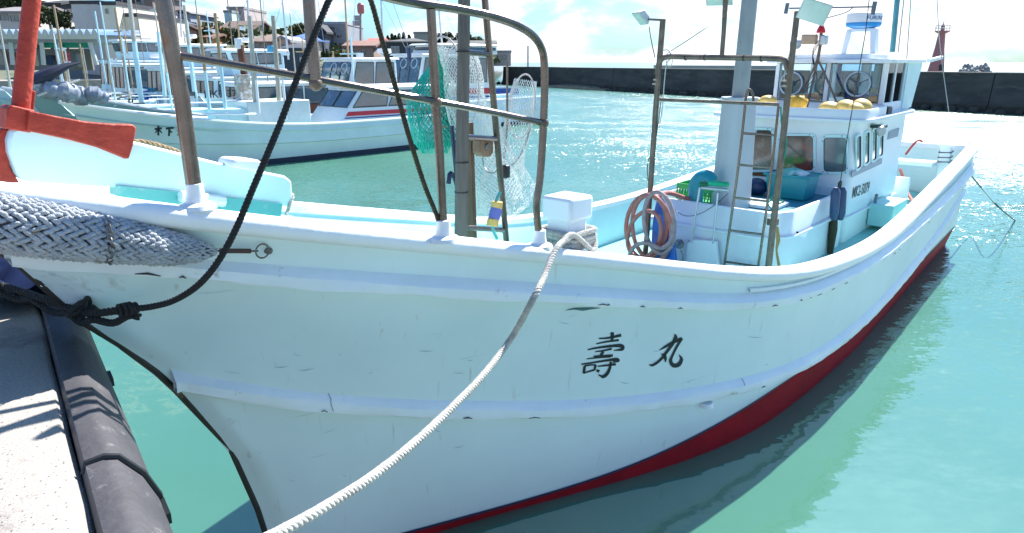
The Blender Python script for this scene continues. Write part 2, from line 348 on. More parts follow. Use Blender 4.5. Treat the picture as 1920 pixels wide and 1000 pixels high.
# tables: station -> half breadth / height
gS = [0,.3,.5,.9,1.32,1.8,2.38,3,3.7,4.5,5.3,6.3,7.3,8.3,9.3,10.3,11.3,12.3,13.2]
g0b = [.07,.24,.33,.44,.56,.66,.78,.95,1.15,1.37,1.53,1.61,1.63,1.60,1.57,1.53,1.49,1.46,1.43]
g0z = [2.66,2.585,2.53,2.43,2.315,2.2,2.055,1.905,1.73,1.53,1.385,1.315,1.285,1.315,1.39,1.45,1.515,1.595,1.69]
g1b = [.05,.06,.1,.3,.46,.59,.74,.92,1.12,1.35,1.52,1.61,1.64,1.61,1.58,1.54,1.50,1.47,1.44]
g1z = [2.33,2.26,2.205,2.10,1.99,1.865,1.72,1.57,1.40,1.215,1.12,1.085,1.075,1.08,1.095,1.11,1.14,1.21,1.305]
T0b, T0z, T1b, T1z = table(gS, g0b), table(gS, g0z), table(gS, g1b), table(gS, g1z)
kS = [.95,1.32,1.8,2.38,3,3.7,4.5,5.3,6.3,7.3,8.3,9.3,10.3,11.3,12.3,13.2]
T2b = table(kS, [.02,.17,.34,.55,.77,1.02,1.27,1.43,1.51,1.54,1.52,1.5,1.46,1.43,1.39,1.36])
T2z = table(kS, [1.445,1.26,1.08,.90,.73,.585,.475,.375,.32,.335,.36,.42,.475,.56,.73,.90])
T3b = table([1.36,1.8,2.4,3,3.7,4.3,5,6,7.5,9.1,13.2], [.01,.17,.40,.66,.97,1.19,1.36,1.46,1.50,1.46,1.33])
T3z = table([1.36,1.8,2.4,3,3.7,4.5,5.3,6.3,7.5,9,13.2], [.14,.10,.07,.06,.09,.20,.28,.30,.31,.32,.33])
TWb = table([1.40,1.8,2.4,3,3.7,4.3,5,6,7.5,9.1,13.2], [.005,.15,.38,.65,.98,1.22,1.40,1.47,1.49,1.42,1.25])
TKb = table([1.6,2.4,3.7,5,7.5,13.2], [.005,.14,.42,.7,.9,.8])
STEM = [(2.66,.0),(2.33,.33),(2.21,.43),(1.9,.62),(1.75,.75),(1.56,.89),(1.445,.96),(1.3,1.06),(1.07,1.18),(.7,1.28),(.38,1.34),(.1,1.38),(0,1.4),(-.6,1.55)]
def stem_s(z): return float(np.interp(z, [p[0] for p in STEM][::-1], [p[1] for p in STEM][::-1]))
SE = 13.2; NS = 110
def stations(s0):
    return [s0+(SE-s0)*(i/NS)**1.35 for i in range(NS+1)]
def strip(specs):
    """specs: list of (s0, fb(s), fz(s)) curves; returns rows per station index"""
    cols = []
    for s0, fb, fz in specs: cols.append([(s, fb(s), fz(s)) for s in stations(s0)])
    return [[c[i] for c in cols] for i in range(NS+1)]
def both(mb, specs, mi=0, cap=False):
    R = strip(specs)
    mb.grid([[S(s, b, z) for s, b, z in r] for r in R], mi); mb.grid([[S(s, -b, z) for s, b, z in r] for r in R], mi, flip=True)
def one(mb, specs, side, mi=0):
    R = strip(specs); mb.grid([[S(s, side*b, z) for s, b, z in r] for r in R], mi, close=True)
flare = [(.35, lambda s: T1b(s)-.03, lambda s: T1z(s)+.0)]
def mixc(k, cav):                     # curves between rail (k=1) and knuckle (k=0), slightly hollow near the bow
    def spec():
        s0 = stem_s(lerp(1.445, 2.25, k))
        def fb(s): 
            a = max((s-.95)/2.5, 0); w_ = math.exp(-max(s-1,0)/2.2)
            lo = T2b(max(s, .95)) if s > .95 else .02; hi = T1b(max(s,.4))-.02
            return max(.012 if s < s0+.02 else .0, lerp(lo, hi, k)-cav*w_*math.sin(math.pi*k))*min(1, (s-s0)/.12+.05)
        return (s0, fb, lambda s: lerp(T2z(max(s, .95)), T1z(s), k))
    return spec()
hb = MB()
lower = [(1.36, T3b, T3z)]
for k in (.33, .66):
    s0 = stem_s(lerp(.14, 1.445, k))
    lower.append((s0, (lambda k, s0: lambda s: lerp(T3b(max(s,1.36)), T2b(s)-.01, k)*min(1,(s-s0)/.1+.03)+.02*math.sin(math.pi*k)*min(1,(s-s0)))(k, s0), (lambda k: lambda s: lerp(T3z(max(s,1.36)), T2z(s), k))(k)))
lower.append((.95, lambda s: T2b(s)-.012, T2z))
both(hb, lower)
both(hb, [(.95, lambda s: T2b(s)-.012, lambda s: T2z(s)+.0)]+[mixc(k, .05) for k in (.12,.3,.5,.7,.88)]+[(.38, lambda s: T1b(s)-.02, lambda s: T1z(s)+.01)])
both(hb, [(.38, lambda s: T1b(s)-.02, lambda s: T1z(s)+.01), (.2, lambda s: lerp(T1b(s), T0b(s), .5)-.015, lambda s: lerp(T1z(s), T0z(s), .5)), (0.02, lambda s: T0b(s)-.03, lambda s: T0z(s)-.06)])
hull = hb.build('hull', hullwhite, boat, ang=50, fix=False)
rb = MB()
both(rb, [(1.7, lambda s: TKb(max(s,1.7))*.8, lambda s: -.75), (1.55, lambda s: TWb(s)+.10*min(1,max(0,(s-1.6)/2)), lambda s: -.36), (1.45, lambda s: TWb(s)+.055*min(1,max(0,(s-1.5)/2)), lambda s: -.16), (1.40, TWb, lambda s: -.0), (1.37, lambda s: T3b(s)+.004, lambda s: T3z(s)+.004)])
rb.build('hull_bottom', redhull, boat, ang=60, fix=False)
bl = MB()
both(bl, [(1.365, lambda s: T3b(s)+.008, lambda s: T3z(s)-.006), (1.362, lambda s: T3b(s)+.010, lambda s: T3z(s)+.012)])
bl.build('boot_line', M('boot_line', (.02,.03,.07), .5), boat, fix=False)
# transom
tm = MB(); sec = [(T3b(SE), T3z(SE)), (T2b(SE), T2z(SE)), (T1b(SE)-.02, T1z(SE)), (T0b(SE)-.03, T0z(SE)-.06)]
left = [S(SE, b, z) for b, z in sec]; right = [S(SE, -b, z) for b, z in sec]
tm.grid([left, [a.lerp(b, .5)+HX*.12 for a, b in zip(left, right)], right]); tm.build('transom', hullwhite, boat)
# rails: closed profiles swept along the sheer
for side in (1, -1):
    for nm, s0, fb, fz, w_, hgt in (('rub_rail', .36, T1b, T1z, .052, .10), ('knuckle_rail', .93, T2b, T2z, .048, .11)):
        r_ = MB()
        wob = lambda s, k: .004*math.sin(s*7+k)+.003*math.sin(s*19+k*2)
        one(r_, [(s0, lambda s: fb(s)-.05, lambda s: fz(s)+.012), (s0, lambda s: fb(s)+w_*.9, lambda s: fz(s)-.004+wob(s,1)), (s0, lambda s: fb(s)+w_+wob(s,0), lambda s: fz(s)+.008), (s0, lambda s: fb(s)+w_+wob(s,0)*.6, lambda s: fz(s)+hgt*.52), (s0, lambda s: fb(s)+w_*.86, lambda s: fz(s)+hgt*.60), (s0, lambda s: fb(s)+w_*.30, lambda s: fz(s)+hgt*1.0), (s0, lambda s: fb(s)-.05, lambda s: fz(s)+hgt*1.35)], side)
        r_.build(nm, railwhite, boat, ang=32)
    r_ = MB(); fb, fz = T0b, T0z; wob = lambda s, k: .0035*math.sin(s*6+k)+.003*math.sin(s*17+k*2)+.002*math.sin(s*41)
    one(r_, [(0, lambda s: fb(s)-.05, lambda s: fz(s)-.085), (0, lambda s: fb(s)+.015, lambda s: fz(s)-.092), (0, lambda s: fb(s)+.042, lambda s: fz(s)-.07), (0, lambda s: fb(s)+.045+wob(s,0)*.5, lambda s: fz(s)-.03), (0, lambda s: fb(s)+.025, lambda s: fz(s)-.006), (0, lambda s: fb(s)+wob(s,1), lambda s: fz(s)+.002), (0, lambda s: fb(s)-.10+wob(s,2), lambda s: fz(s)+.004), (0, lambda s: max(fb(s)-.135, 0), lambda s: fz(s)-.01), (0, lambda s: max(fb(s)-.14, 0), lambda s: fz(s)-.06)], side)
    r_.build('gunwale', capwhite, boat, ang=60)
# narrow moulding line in the upper band, and its twin lower down aft
ml = MB(); one(ml, [(4.6, lambda s: T1b(s)+.012, lambda s: T1z(s)+.125), (4.6, lambda s: T1b(s)+.02, lambda s: T1z(s)+.128), (4.6, lambda s: T1b(s)+.018, lambda s: T1z(s)+.15), (4.6, lambda s: T1b(s)+.005, lambda s: T1z(s)+.155)], 1); ml.build('moulding', railwhite, boat)
# bulwark inside, decks
def HB(s, z):                         # inner half breadth of the hull at a height
    a = [(T2z(max(s,.95)), T2b(max(s,.95)) if s > .95 else .02), (T1z(s), T1b(s)), (T0z(s), T0b(s))]
    return max(float(np.interp(z, [p[0] for p in a], [p[1] for p in a]))-.09, .0)
ZD = lambda s: float(np.interp(s, [0,1.9,2.0,4.2,4.3,13.2], [2.4,2.02,1.5,1.12,.72,.85]))
ib = MB(); both(ib, [(.05, lambda s: max(T0b(s)-.12,0), lambda s: T0z(s)-.05), (.05, lambda s: max(lerp(T0b(s), HB(s, T1z(s)), .5)-.10, 0), lambda s: lerp(T0z(s), max(ZD(s), T1z(s)), .5)), (.05, lambda s: HB(s, max(ZD(s), T2z(max(s,.95))))-.01, lambda s: min(ZD(s), T0z(s)-.12))]); ib.build('bulwark_lining', aquapale, boat, fix=False)
ib = MB(); both(ib, [(2.0, lambda s: HB(s, lerp(ZD(s), T0z(s), .74))-.004, lambda s: lerp(ZD(s), T0z(s), .74)), (2.0, lambda s: HB(s, ZD(s)+.02)-.015, lambda s: ZD(s)-.03)]); ib.build('lining_base', tealdeck, boat, fix=False)
dk = MB()
def deck(s0, s1, fz, n=30):
    rr = []
    for i in range(n+1):
        s = lerp(s0, s1, i/n); bb = HB(s, fz(s)); rr.append([S(s, bb*k, fz(s)+.03*(1-k*k)) for k in (-1,-.6,-.2,.2,.6,1)])
    return rr
dk.grid(deck(.05, 1.95, lambda s: T0z(s)-.13)); dk.grid([[S(1.95, k*HB(1.95, 2.03), T0z(1.95)-.12), S(1.95, k*HB(1.95,1.4), 1.4)] for k in (-1,-.5,0,.5,1)])
dk.grid(deck(1.95, 4.2, lambda s: lerp(1.5,1.12,(s-1.95)/2.25))); dk.grid(deck(4.2, 13.1, lambda s: ZD(s)))
dk.grid([[S(4.2, k*1.15, 1.16), S(4.2, k*1.15, .7)] for k in (-1,0,1)])
dk.build('deck', M('deck_paint', (.24,.58,.58), .5, var=.2, scale=3, dirt=(.12,.36,.36), dcov=.56, dscale=3), boat, ang=30, fix=False)
# stem: dark timber cutwater
stp = MB(); pth = [S(stem_s(z)-.016, 0, z) for z in (2.33,2.21,1.9,1.75,1.56,1.445,1.01,.57,.14,-.3)]
stp.tube(pth, .017, 8); stp.build('stem_strip', M('stem_dark', (.03,.025,.02), .6, var=.5, dirt=(.2,.14,.08), dcov=.6), boat)
# ------------------------------------------------------------------ wheelhouse, casing, masts of the big boat
CF, CA, CP, CS = 8.8, 11.1, .82, -.95            # cabin: front, aft, port, starboard
def rrect(pts, r, n=5):                          # rounded outline in 2-D
    out = []; m = len(pts)
    for i in range(m):
        p, a, b = Vector(pts[i]), Vector(pts[i-1]), Vector(pts[(i+1) % m]); u = (a-p).normalized(); v = (b-p).normalized()
        q = min(r, (a-p).length/2.01, (b-p).length/2.01)
        for k in range(n+1):
            t = k/n; c0 = p+u*q; c1 = p+v*q; out.append(c0.lerp(p, t).lerp(p.lerp(c1, t), t))
    return out
def ring_walls(mb, outline, z0, z1, th=.03, mi=0, top=True):   # wall standing on an outline of (s,b)
    n = len(outline); c = Vector((sum(p[0] for p in outline)/n, sum(p[1] for p in outline)/n))
    inn = [Vector(p)+(c-Vector(p)).normalized()*th for p in outline]
    rows = [[S(p[0], p[1], z0) for p in outline], [S(p[0], p[1], z1-.012) for p in outline], [S(*(Vector(p).lerp(q, .3)), z1) for p, q in zip(outline, inn)], [S(*(Vector(p).lerp(q, .8)), z1) for p, q in zip(outline, inn)], [S(q[0], q[1], z1-.02) for q in inn], [S(q[0], q[1], z0) for q in inn]]
    mb.grid(rows, mi, close=True)
def slab(mb, outline, z0, z1, mi=0):
    n = len(outline); vs = [S(p[0], p[1], z0) for p in outline]+[S(p[0], p[1], z1) for p in outline]
    mb.add(vs, [tuple(range(n-1,-1,-1)), tuple(range(n, 2*n))]+[(i, (i+1) % n, n+(i+1) % n, n+i) for i in range(n)], mi)
# casing (raised hold coaming) forward of the cabin
co = [(8.78,-.8),(6.78,-.78),(6.74,.62),(6.95,.80),(8.78,.82)]
cor = rrect(co, .16)
b_ = MB(); ring_walls(b_, cor, .70, 1.50, .05); b_.build('hold_coaming', white, boat, ang=50)
b_ = MB(); slab(b_, [Vector(p)*1 for p in rrect([(8.76,-.75),(6.83,-.73),(6.79,.58),(6.99,.75),(8.76,.77)], .14)], 1.34, 1.40); b_.build('hold_deck', M('blue_deck', (.03,.24,.34), .45, var=.3, scale=4, dirt=(.1,.3,.35), dcov=.6), boat)
b_ = MB(); ring_walls(b_, rrect([(8.79,-.84),(6.74,-.82),(6.70,.63),(6.93,.835),(8.79,.855)], .16), 1.215, 1.245, .05); b_.build('coaming_moulding', white, boat)
# lower cabin
cab = rrect([(CF,CP),(CF,CS),(CA,CS),(CA,CP)], .10)
b_ = MB(); slab(b_, cab, .72, 2.33); cabin = b_.build('cabin', white, boat, ang=40)
b_ = MB(); slab(b_, rrect([(CF-.02,CP+.03),(CF-.02,CS-.02),(CA+.02,CS-.02),(CA+.02,CP+.03)], .10), 1.12, 1.145); b_.build('cabin_moulding', white, boat)
tr = rrect([(8.62,.95),(8.62,-1.06),(11.35,-1.0),(11.35,.90)], .30)
b_ = MB(); slab(b_, tr, 2.30, 2.345); b_.build('cabin_roof', white, boat, bevel=.01)
b_ = MB(); ring_walls(b_, rrect([(8.66,.91),(8.66,-.70),(9.9,-.70),(9.9,.88)], .26), 2.345, 2.455, .03); b_.build('roof_tray', white, boat, ang=50)
# windows of the lower cabin, front face then side face
def window_s(u0, v0, u1, v1, s, name='window', frame=.035, r=.05, paneM=None, col=None, bolts=True):
    a, b, c, d = [sb(at_s(u, v, s)) for u, v in ((u0,v0),(u1,v0),(u1,v1),(u0,v1))]
    P = [Vector((q[1], q[2])) for q in (a,b,c,d)]; cc = sum(P, Vector((0,0)))/4
    outer = rrect([p+(p-cc).normalized()*frame*1.3 for p in P], r*1.5); inner = rrect(P, r)
    m = MB(); f = [S(s-.004, p[0], p[1]) for p in outer]; g = [S(s-.022, *(p.lerp(q,.12))) for p, q in zip(outer, inner)]; h = [S(s-.022, p[0], p[1]) for p in inner]; k = [S(s+.002, p[0], p[1]) for p in inner]
    m.grid([f, g, h, k], close=True); w_ = m.build(name, col or aquapale, boat, ang=50)
    m = MB(); m.add([S(s-.006, p[0], p[1]) for p in inner], [tuple(range(len(inner)))]); m.build('pane', paneM or darkpane, w_, fix=False)
    m = MB(); m.tube([S(s-.012, p[0], p[1]) for p in inner], .006, 5, closed=True); m.build('gasket', black, w_)
    if bolts:
        m = MB()
        for i in range(0, len(outer), 3):
            p = outer[i].lerp(inner[i], .5); m.ball(S(s-.024, p[0], p[1]), .007, 6, 4)
        stuff(m.build('bolt', black, w_))
    return w_
def window_b(pts, b, name='window', frame=.03, r=.04, paneM=None, col=None):
    P = [Vector((sb(q)[0], sb(q)[2])) for q in [at_b(u, v, b) for u, v in pts]]; cc = sum(P, Vector((0,0)))/len(P)
    outer = rrect([p+(p-cc).normalized()*frame*1.2 for p in P], r*1.3); inner = rrect(P, r)
    m = MB(); m.grid([[S(p[0], b+.002, p[1]) for p in outer], [S(*(lambda q:(q[0], b+.018, q[1]))(p.lerp(i_,.15))) for p, i_ in zip(outer, inner)], [S(p[0], b+.018, p[1]) for p in inner], [S(p[0], b-.002, p[1]) for p in inner]], close=True)
    w_ = m.build(name, col or aquapale, boat, ang=50); m = MB(); m.add([S(p[0], b+.006, p[1]) for p in inner], [tuple(range(len(inner)))]); m.build('pane', paneM or darkpane, w_, fix=False); m = MB(); m.tube([S(p[0], b+.01, p[1]) for p in inner], .006, 5, closed=True); m.build('gasket', black, w_); return w_
def pane_mat(name, c1, c2, sc=5, rough=.04):
    m = M(name, c1, rough, var=.5, scale=sc, dirt=c2, dcov=.52, dscale=sc*.7, spec=.8, coat=.6); return m
darkpane = pane_mat('dark_pane', (.035,.045,.035), (.12,.14,.12), 3)
warmpane = pane_mat('warm_pane', (.07,.06,.05), (.30,.05,.03), 4.5)
greypane = pane_mat('grey_pane', (.10,.13,.14), (.16,.20,.21), 1.5)
window_s(1398, 244, 1448, 318, CF-.002)
window_s(1464, 255, 1526, 320, CF-.002, paneM=warmpane)
window_s(1545, 258, 1588, 322, CF-.002, paneM=greypane)
for q in ([(1604,258),(1612,254),(1612,312),(1604,318)], [(1620,251),(1628,247),(1627,304),(1619,308)], [(1634,245),(1642,241),(1641,298),(1633,302)], [(1648,238),(1655,235),(1653,290),(1646,294)]):
    window_b(q, CP, paneM=greypane, frame=.03)
b_ = MB(); P = [at_b(u, v, CP+.006) for u, v in ((1597,322),(1654,297),(1653,307),(1597,333))]; b_.poly(P, .006, NX); b_.build('name_strip', M('grey_strip', (.28,.33,.4), .4), boat)
b_ = MB(); P = [at_b(u, v, CP+.006) for u, v in ((1667,247),(1686,240),(1683,256),(1664,262))]; b_.poly(P, .006, NX); b_.build('vent_plate', M('grey_strip', (.28,.33,.4), .4), boat)
# upper bridge, glazed all round
BF, BA, BP, BS = 9.98, 11.45, .76, -.72
b_ = MB(); lowpts = rrect([(BF,BP),(BF,BS),(BA,BS),(BA,BP)], .05); ring_walls(b_, lowpts, 2.345, 2.475, .03); b_.build('bridge_sill', white, boat, ang=40)
def post(s, b, s2=None, b2=None, w_=.07, nm='window_post'):
    m = MB(); m.bar(S(s, b, 2.46), S(s2 if s2 is not None else s, b2 if b2 is not None else b, 2.985), w_, w_, up=HX); return m.build(nm, white, boat, bevel=.006)
zt = 2.985
for s_, b1 in ((BF+.03, BP-.04), (BF+.03, BS+.04), (BA-.03, BP-.04), (BA-.03, BS+.04)): post(s_, b1)
post(BF+.02, .02); post(BF+.45, BP-.03, w_=.05); post(BF+.95, BP-.03, w_=.05); post(BF+.5, BS+.03, w_=.05); post(BA-.03, .1, w_=.12); post(BA-.03, -.35, w_=.05)
m = MB(); m.poly([S(BA-.02, BP-.01, 2.36), S(BA+.0, BP, 2.36), S(BA+.28, BP, 2.95), S(BA+.28, BP, 3.0), S(BA-.1, BP, 3.0)], .03, NX); m.build('side_wing', aquapale, boat)
m = MB(); m.poly([S(BF+.95, BP, 2.36), S(BA, BP, 2.36), S(BA, BP, 3.0), S(BF+.95, BP, 3.0)], .03, NX); m.build('side_panel', aquapale, boat)
def pane4(a, b, c, d, mt=pane, nm='window_pane'):
    m = MB(); nrm = (b-a).cross(c-a); m.poly([a, b, c, d], .006, nrm); return m.build(nm, mt, boat)
pane4(S(BF+.01, .06, 2.47), S(BF+.01, BP-.08, 2.47), S(BF+.01, BP-.08, 2.985), S(BF+.01, .06, 2.985))
pane4(S(BF+.01, -.03, 2.47), S(BF+.01, BS+.08, 2.47), S(BF+.01, BS+.08, 2.985), S(BF+.01, -.03, 2.985))
pane4(S(BF+.07, BP-.02, 2.47), S(BF+.43, BP-.02, 2.47), S(BF+.43, BP-.02, 2.985), S(BF+.07, BP-.02, 2.985))
pane4(S(BF+.48, BP-.02, 2.47), S(BF+.93, BP-.02, 2.47), S(BF+.93, BP-.02, 2.985), S(BF+.48, BP-.02, 2.985))
pane4(S(BA-.03, -.65, 2.47), S(BA-.03, .05, 2.47), S(BA-.03, .05, 2.985), S(BA-.03, -.65, 2.985), paneblue)
pane4(S(BA-.03, .15, 2.47), S(BA-.03, .68, 2.47), S(BA-.03, .68, 2.985), S(BA-.03, .15, 2.985), paneblue)
# dark seals round the two front panes
sealm = M('window_seal', (.12,.12,.11), .6)
for b0_, b1_ in ((.05, BP-.07), (BS+.07, -.02)):
    m = MB(); c4 = [S(BF-.012, b, z) for b, z in ((b0_,2.475),(b1_,2.475),(b1_,2.975),(b0_,2.975))]; m.tube(c4, .009, 6, closed=True); m.build('window_seal', sealm, boat)
for cu, cv, rr in ((1608,158,.155), (1483,157,.155)):
    C0 = at_s(cu, cv, BF-.03); m = MB(); ring = [C0+NX*math.cos(a)*rr+Vector((0,0,math.sin(a)*rr)) for a in [2*math.pi*i/36 for i in range(36)]]; m.tube(ring, .013, 6, closed=True)
    r0 = m.build('clear_view_screen', M('screen_ring', (.45,.52,.60), .35, metal=.3), boat); m = MB(); m.lathe([(.0,-.03),(.035,-.03),(.035,.02),(0,.02)], C0, 12, HX)
    for a in (.5, 2.6, 4.7): m.tube([C0, C0+NX*math.cos(a)*rr+Vector((0,0,math.sin(a)*rr))], .006, 5)
    m.build('motor', M('motor_grey', (.12,.14,.16), .5), r0)
# things behind the glass
m = MB(); m.box(S(BF+.35, .42, 2.50), (.35, .42, .14), HX, NX); m.build('instrument_console', M('console_blue', (.02,.06,.22), .5), boat, bevel=.01)
m = MB(); m.box(S(BF+.35, -.3, 2.50), (.3, .3, .12), HX, NX); m.build('instrument_box', M('console_blue', (.02,.06,.22), .5), boat, bevel=.01)
m = MB(); m.grid([[S(BA-.1+.02*math.sin(k*1.7), lerp(.62,.22,k/12), z) for k in range(13)] for z in (2.62, 2.97)]); m.build('curtain', M('curtain', (.55,.62,.6), .9), boat)
m = MB(); m.box(S(BF+.12, .12, 2.83), (.03, .05, .28), HX, NX); m.build('blue_tie', M('console_blue', (.02,.06,.22), .5), boat)
# roof of the bridge
ro = rrect([(BF-.16,BP+.10),(BF-.16,BS-.10),(BA+.36,BS-.06),(BA+.36,BP+.06)], .10)
m = MB(); slab(m, ro, 2.985, 3.035); m.build('bridge_roof', white, boat, bevel=.012)
m = MB(); slab(m, rrect([(BF+.02,.52),(BF+.02,-.6),(BA-.05,-.6),(BA-.05,.52)], .08), 3.035, 3.10); m.build('roof_hatch', white, boat, bevel=.01)
m = MB(); m.bar(at_b(1742,114,BP), at_b(1765,108,BP+.02), .06, .05); m.build('roof_horn', white, boat, bevel=.01)
# radar
RC = at_s(1617, 60, BF+.55); rs, rb_, rz = sb(RC)
rd = empty_r = None
m = MB(); rw = .155
for sgn in (-1, 1):
    m.bar(S(rs-.0, rb_+sgn*rw*1.25, 3.09), S(rs, rb_+sgn*rw*.98, rz+.03), .07, .16, up=HX)
m.bar(S(rs, rb_-rw*1.05, rz+.02), S(rs, rb_+rw*1.05, rz+.02), .16, .045); m.build('radar_stand', white, boat, bevel=.006)
m = MB(); R_ = .225; m.lathe([(0.0,.205),(R_*.9,.205),(R_*.985,.193),(R_,.17),(R_*1.0,.075)], S(rs, rb_, rz+.045), 32); rdm = m.build('radar_dome', M('radar_white', (.84,.84,.84), .3), boat, ang=30)
m = MB(); m.lathe([(R_*1.0,.073),(R_,.05),(R_*.93,.02),(R_*.55,.0),(0,0)], S(rs, rb_, rz+.045), 32); m.build('radar_base', M('radar_blue', (.02,.28,.66), .35), boat, ang=30)
# flat letters wrapped on the dome
def glyph_mesh(txt, size, font_shear=0):
    cu = bpy.data.curves.new('t', 'FONT'); cu.body = txt; cu.size = size; cu.resolution_u = 3; cu.shear = font_shear; cu.offset = size*.012
    o = bpy.data.objects.new('t', cu); COL.objects.link(o); dg = bpy.context.evaluated_depsgraph_get(); me = bpy.data.meshes.new_from_object(o.evaluated_get(dg))
    vs = [v.co.copy() for v in me.vertices]; fs = [tuple(p.vertices) for p in me.polygons]; bpy.data.objects.remove(o); return vs, fs
def wrap_text(txt, size, C, R, a0, z, mat, parent, name, into):
    vs, fs = glyph_mesh(txt, size); m = MB(); out = []
    for v in vs:
        a = a0+v.x/R; out.append(C+(HX*-math.cos(a)+NX*math.sin(a))*(R+.003)+Vector((0,0,z+v.y)))
    m.add(out, fs); return m.build(name, mat, parent, fix=False)
navy = M('navy_letters', (.01,.06,.28), .4)
wrap_text('FURUNO', .07, S(rs, rb_, rz+.045), R_, .42, .105, navy, boat, 'radar_lettering', None)
wrap_text('B', .07, S(rs, rb_, rz+.045), R_, -1.35, .105, navy, boat, 'radar_lettering', None)
# teal mast and aerials on the roof
def rod(pts, r, mat, name, parent=boat, n=8):
    m = MB(); m.tube(pts, r, n); return m.build(name, mat, parent)
tb = sb(at_s(1673, 96, BF+.9)); P0 = at_s(1673, 98, BF+.9); P1 = at_s(1688, -60, BF+.9)
rod([P0, P1], .036, M('teal_mast_paint', (.07,.26,.30), .4, var=.2, dirt=(.2,.3,.3), dcov=.66), 'roof_mast')
for (u0,v0,u1,v1,r) in ((1700,112,1712,-60,.006),(1684,98,1699,-40,.007)):
    rod([at_s(u0,v0,BF+1.1), at_s(u1,v1,BF+1.1)], r, M('aerial', (.25,.2,.17), .5), 'aerial', n=5)
rod([at_s(1755,-40,BF+1.4), at_s(1760,60,BF+1.4), at_s(1768,130,BF+1.4), at_s(1779,210,BF+1.4)], .006, M('pale_line', (.55,.5,.45), .6), 'stay_line', n=5)
# tripod lamp mast in front of the bridge
g = lambda u, v, s=9.75: at_s(u, v, s)
for nm, pts, r in (('mast_leg', [g(1533,112), g(1520,140), g(1505,165), g(1490,190,9.4)], .016), ('mast_leg', [g(1533,112), g(1540,125), g(1553,155), g(1568,190)], .014), ('mast_leg', [g(1533,112), g(1525,150), g(1513,200,9.6)], .017)):
    rod(smooth_curve(pts, 4), r, rustpipe, nm)
rod([g(1532,120), g(1538,85), g(1541,45), g(1545,30)], .022, rustpipe, 'lamp_mast')
m = MB(); 
for k in range(3): m.tube(smooth_curve([g(1540,70)+Vector((.01*k,0,0)), g(1524,95+5*k), g(1528,130), g(1518+6*k,150), g(1500,172+4*k)], 5), .005, 5)
stuff(m.build('cable_bundle', black, boat))
m = MB(); m.lathe([(.055,0),(.06,.01),(.05,.05),(.018,.11),(.0,.12)], g(1539,62), 14); m.build('signal_lamp', M('red_lamp', (.7,.02,.02), .3, coat=.5), boat)
m = MB(); m.box(g(1518,74), (.10,.20,.13), HX, NX); m.build('horn_speaker', M('beige_case', (.50,.33,.22), .5, dirt=(.3,.2,.12), dcov=.6), boat, bevel=.02)
m = MB(); m.box(g(1545,75), (.10,.09,.13), HX, NX); m.build('lamp_case', alu, boat, bevel=.02)
m = MB(); m.lathe([(.05,-.06),(.075,-.05),(.07,.02),(.03,.05)], g(1490,82,9.6), 12, -HX+NX*-.4); m.build('search_light', alu, boat)
m = MB(); m.bar(g(1480,16), g(1640,13), .018, .018, up=HX); m.tube(smooth_curve([g(1550,34), g(1585,24), g(1600,14)], 4), .007, 5); ab = m.build('aerial_bar', M('aerial_grey', (.14,.16,.19), .5), boat)
m = MB(); m.bar(g(1473,26), g(1477,6), .045, .02, up=HX); m.build('aerial_plate', M('aerial_grey', (.14,.16,.19), .5), ab)
m = MB(); m.bar(g(1636,28), g(1641,3), .05, .02, up=HX); m.build('aerial_plate', M('aerial_grey', (.14,.16,.19), .5), ab)
m = MB(); m.bar(g(1541,46), g(1560,14), .012, .012, up=HX); m.build('aerial_bracket', M('aerial_grey', (.14,.16,.19), .5), boat)
# funnel and main mast
CH = (7.30, -0.03); fb_ = S(CH[0], CH[1], 0)
m = MB(); m.lathe([(.225,1.36),(.22,1.5),(.185,2.60),(.20,2.60),(.20,2.625),(.02,2.63)], fb_, 28); m.build('funnel', M('funnel_paint', (.47,.50,.53), .4, metal=.15, var=.08, scale=2, dirt=(.4,.4,.38), dcov=.7), boat, ang=40)
m = MB(); m.tube([fb_+Vector((0,0,2.6)), fb_+Vector((.01,0,3.6)), fb_+Vector((.03,0,5.4))], [.088,.083,.075], 20); m.build('main_mast', M('mast_grey', (.33,.35,.35), .5, metal=.2, var=.12, scale=5, dirt=(.2,.19,.17), dcov=.62, dscale=7), boat)
# light gantry over the hold
GS = 6.45; q = lambda u, v, s=GS: at_s(u, v, s)
LB, LT = q(1205, 520), q(1241, 112); RB, RT = q(1434, 560), q(1495, 22)
m = MB(); m.tube([LB, q(1212,455), q(1221,330), q(1230,200), q(1237,110), q(1243,36)], [.030]*6, 10); gp = m.build('gantry_post', rustpipe, boat)
m = MB(); m.tube([RB, q(1446,455), q(1464,300), q(1480,150), RT], [.033,.033,.031,.029,.026], 10); gp2 = m.build('gantry_post', rustpipe, boat)
m = MB(); m.tube(smooth_curve([q(1232,140), q(1237,116), q(1252,107), q(1300,107.5), q(1352,108.5), q(1400,109), q(1450,110), q(1470,113), q(1477,130)], 4), .028, 10); m.build('gantry_beam', rustpipe, boat)
m = MB(); m.tube([q(1234,187), q(1460,196)], .017, 8); m.build('gantry_rail', rustpipe, boat)
m = MB(); m.tube([q(1353,110), q(1357,60), q(1361,-10), q(1362,-40)], [.022,.022,.026,.026], 10); m.build('lamp_pole', rustpipe, boat)
for u, v in ((1286,108),(1322,108),(1395,109),(1428,110)):
    P = q(u, v); m = MB(); m.lathe([(.0295,-.006),(.0305,-.006),(.0305,.006),(.0295,.006)], P, 14, NX); m.build('pipe_clamp', black, boat)
for u, v, rr in ((1231,150,.034),(1229,158,.034),(1472,152,.036),(1473,162,.036)):
    P = q(u, v); m = MB(); m.lathe([(rr-.004,-.008),(rr,-.008),(rr,.008),(rr-.004,.008)], P, 14); m.build('pipe_clamp', M('pipe_tape', (.45,.33,.24), .6), boat)
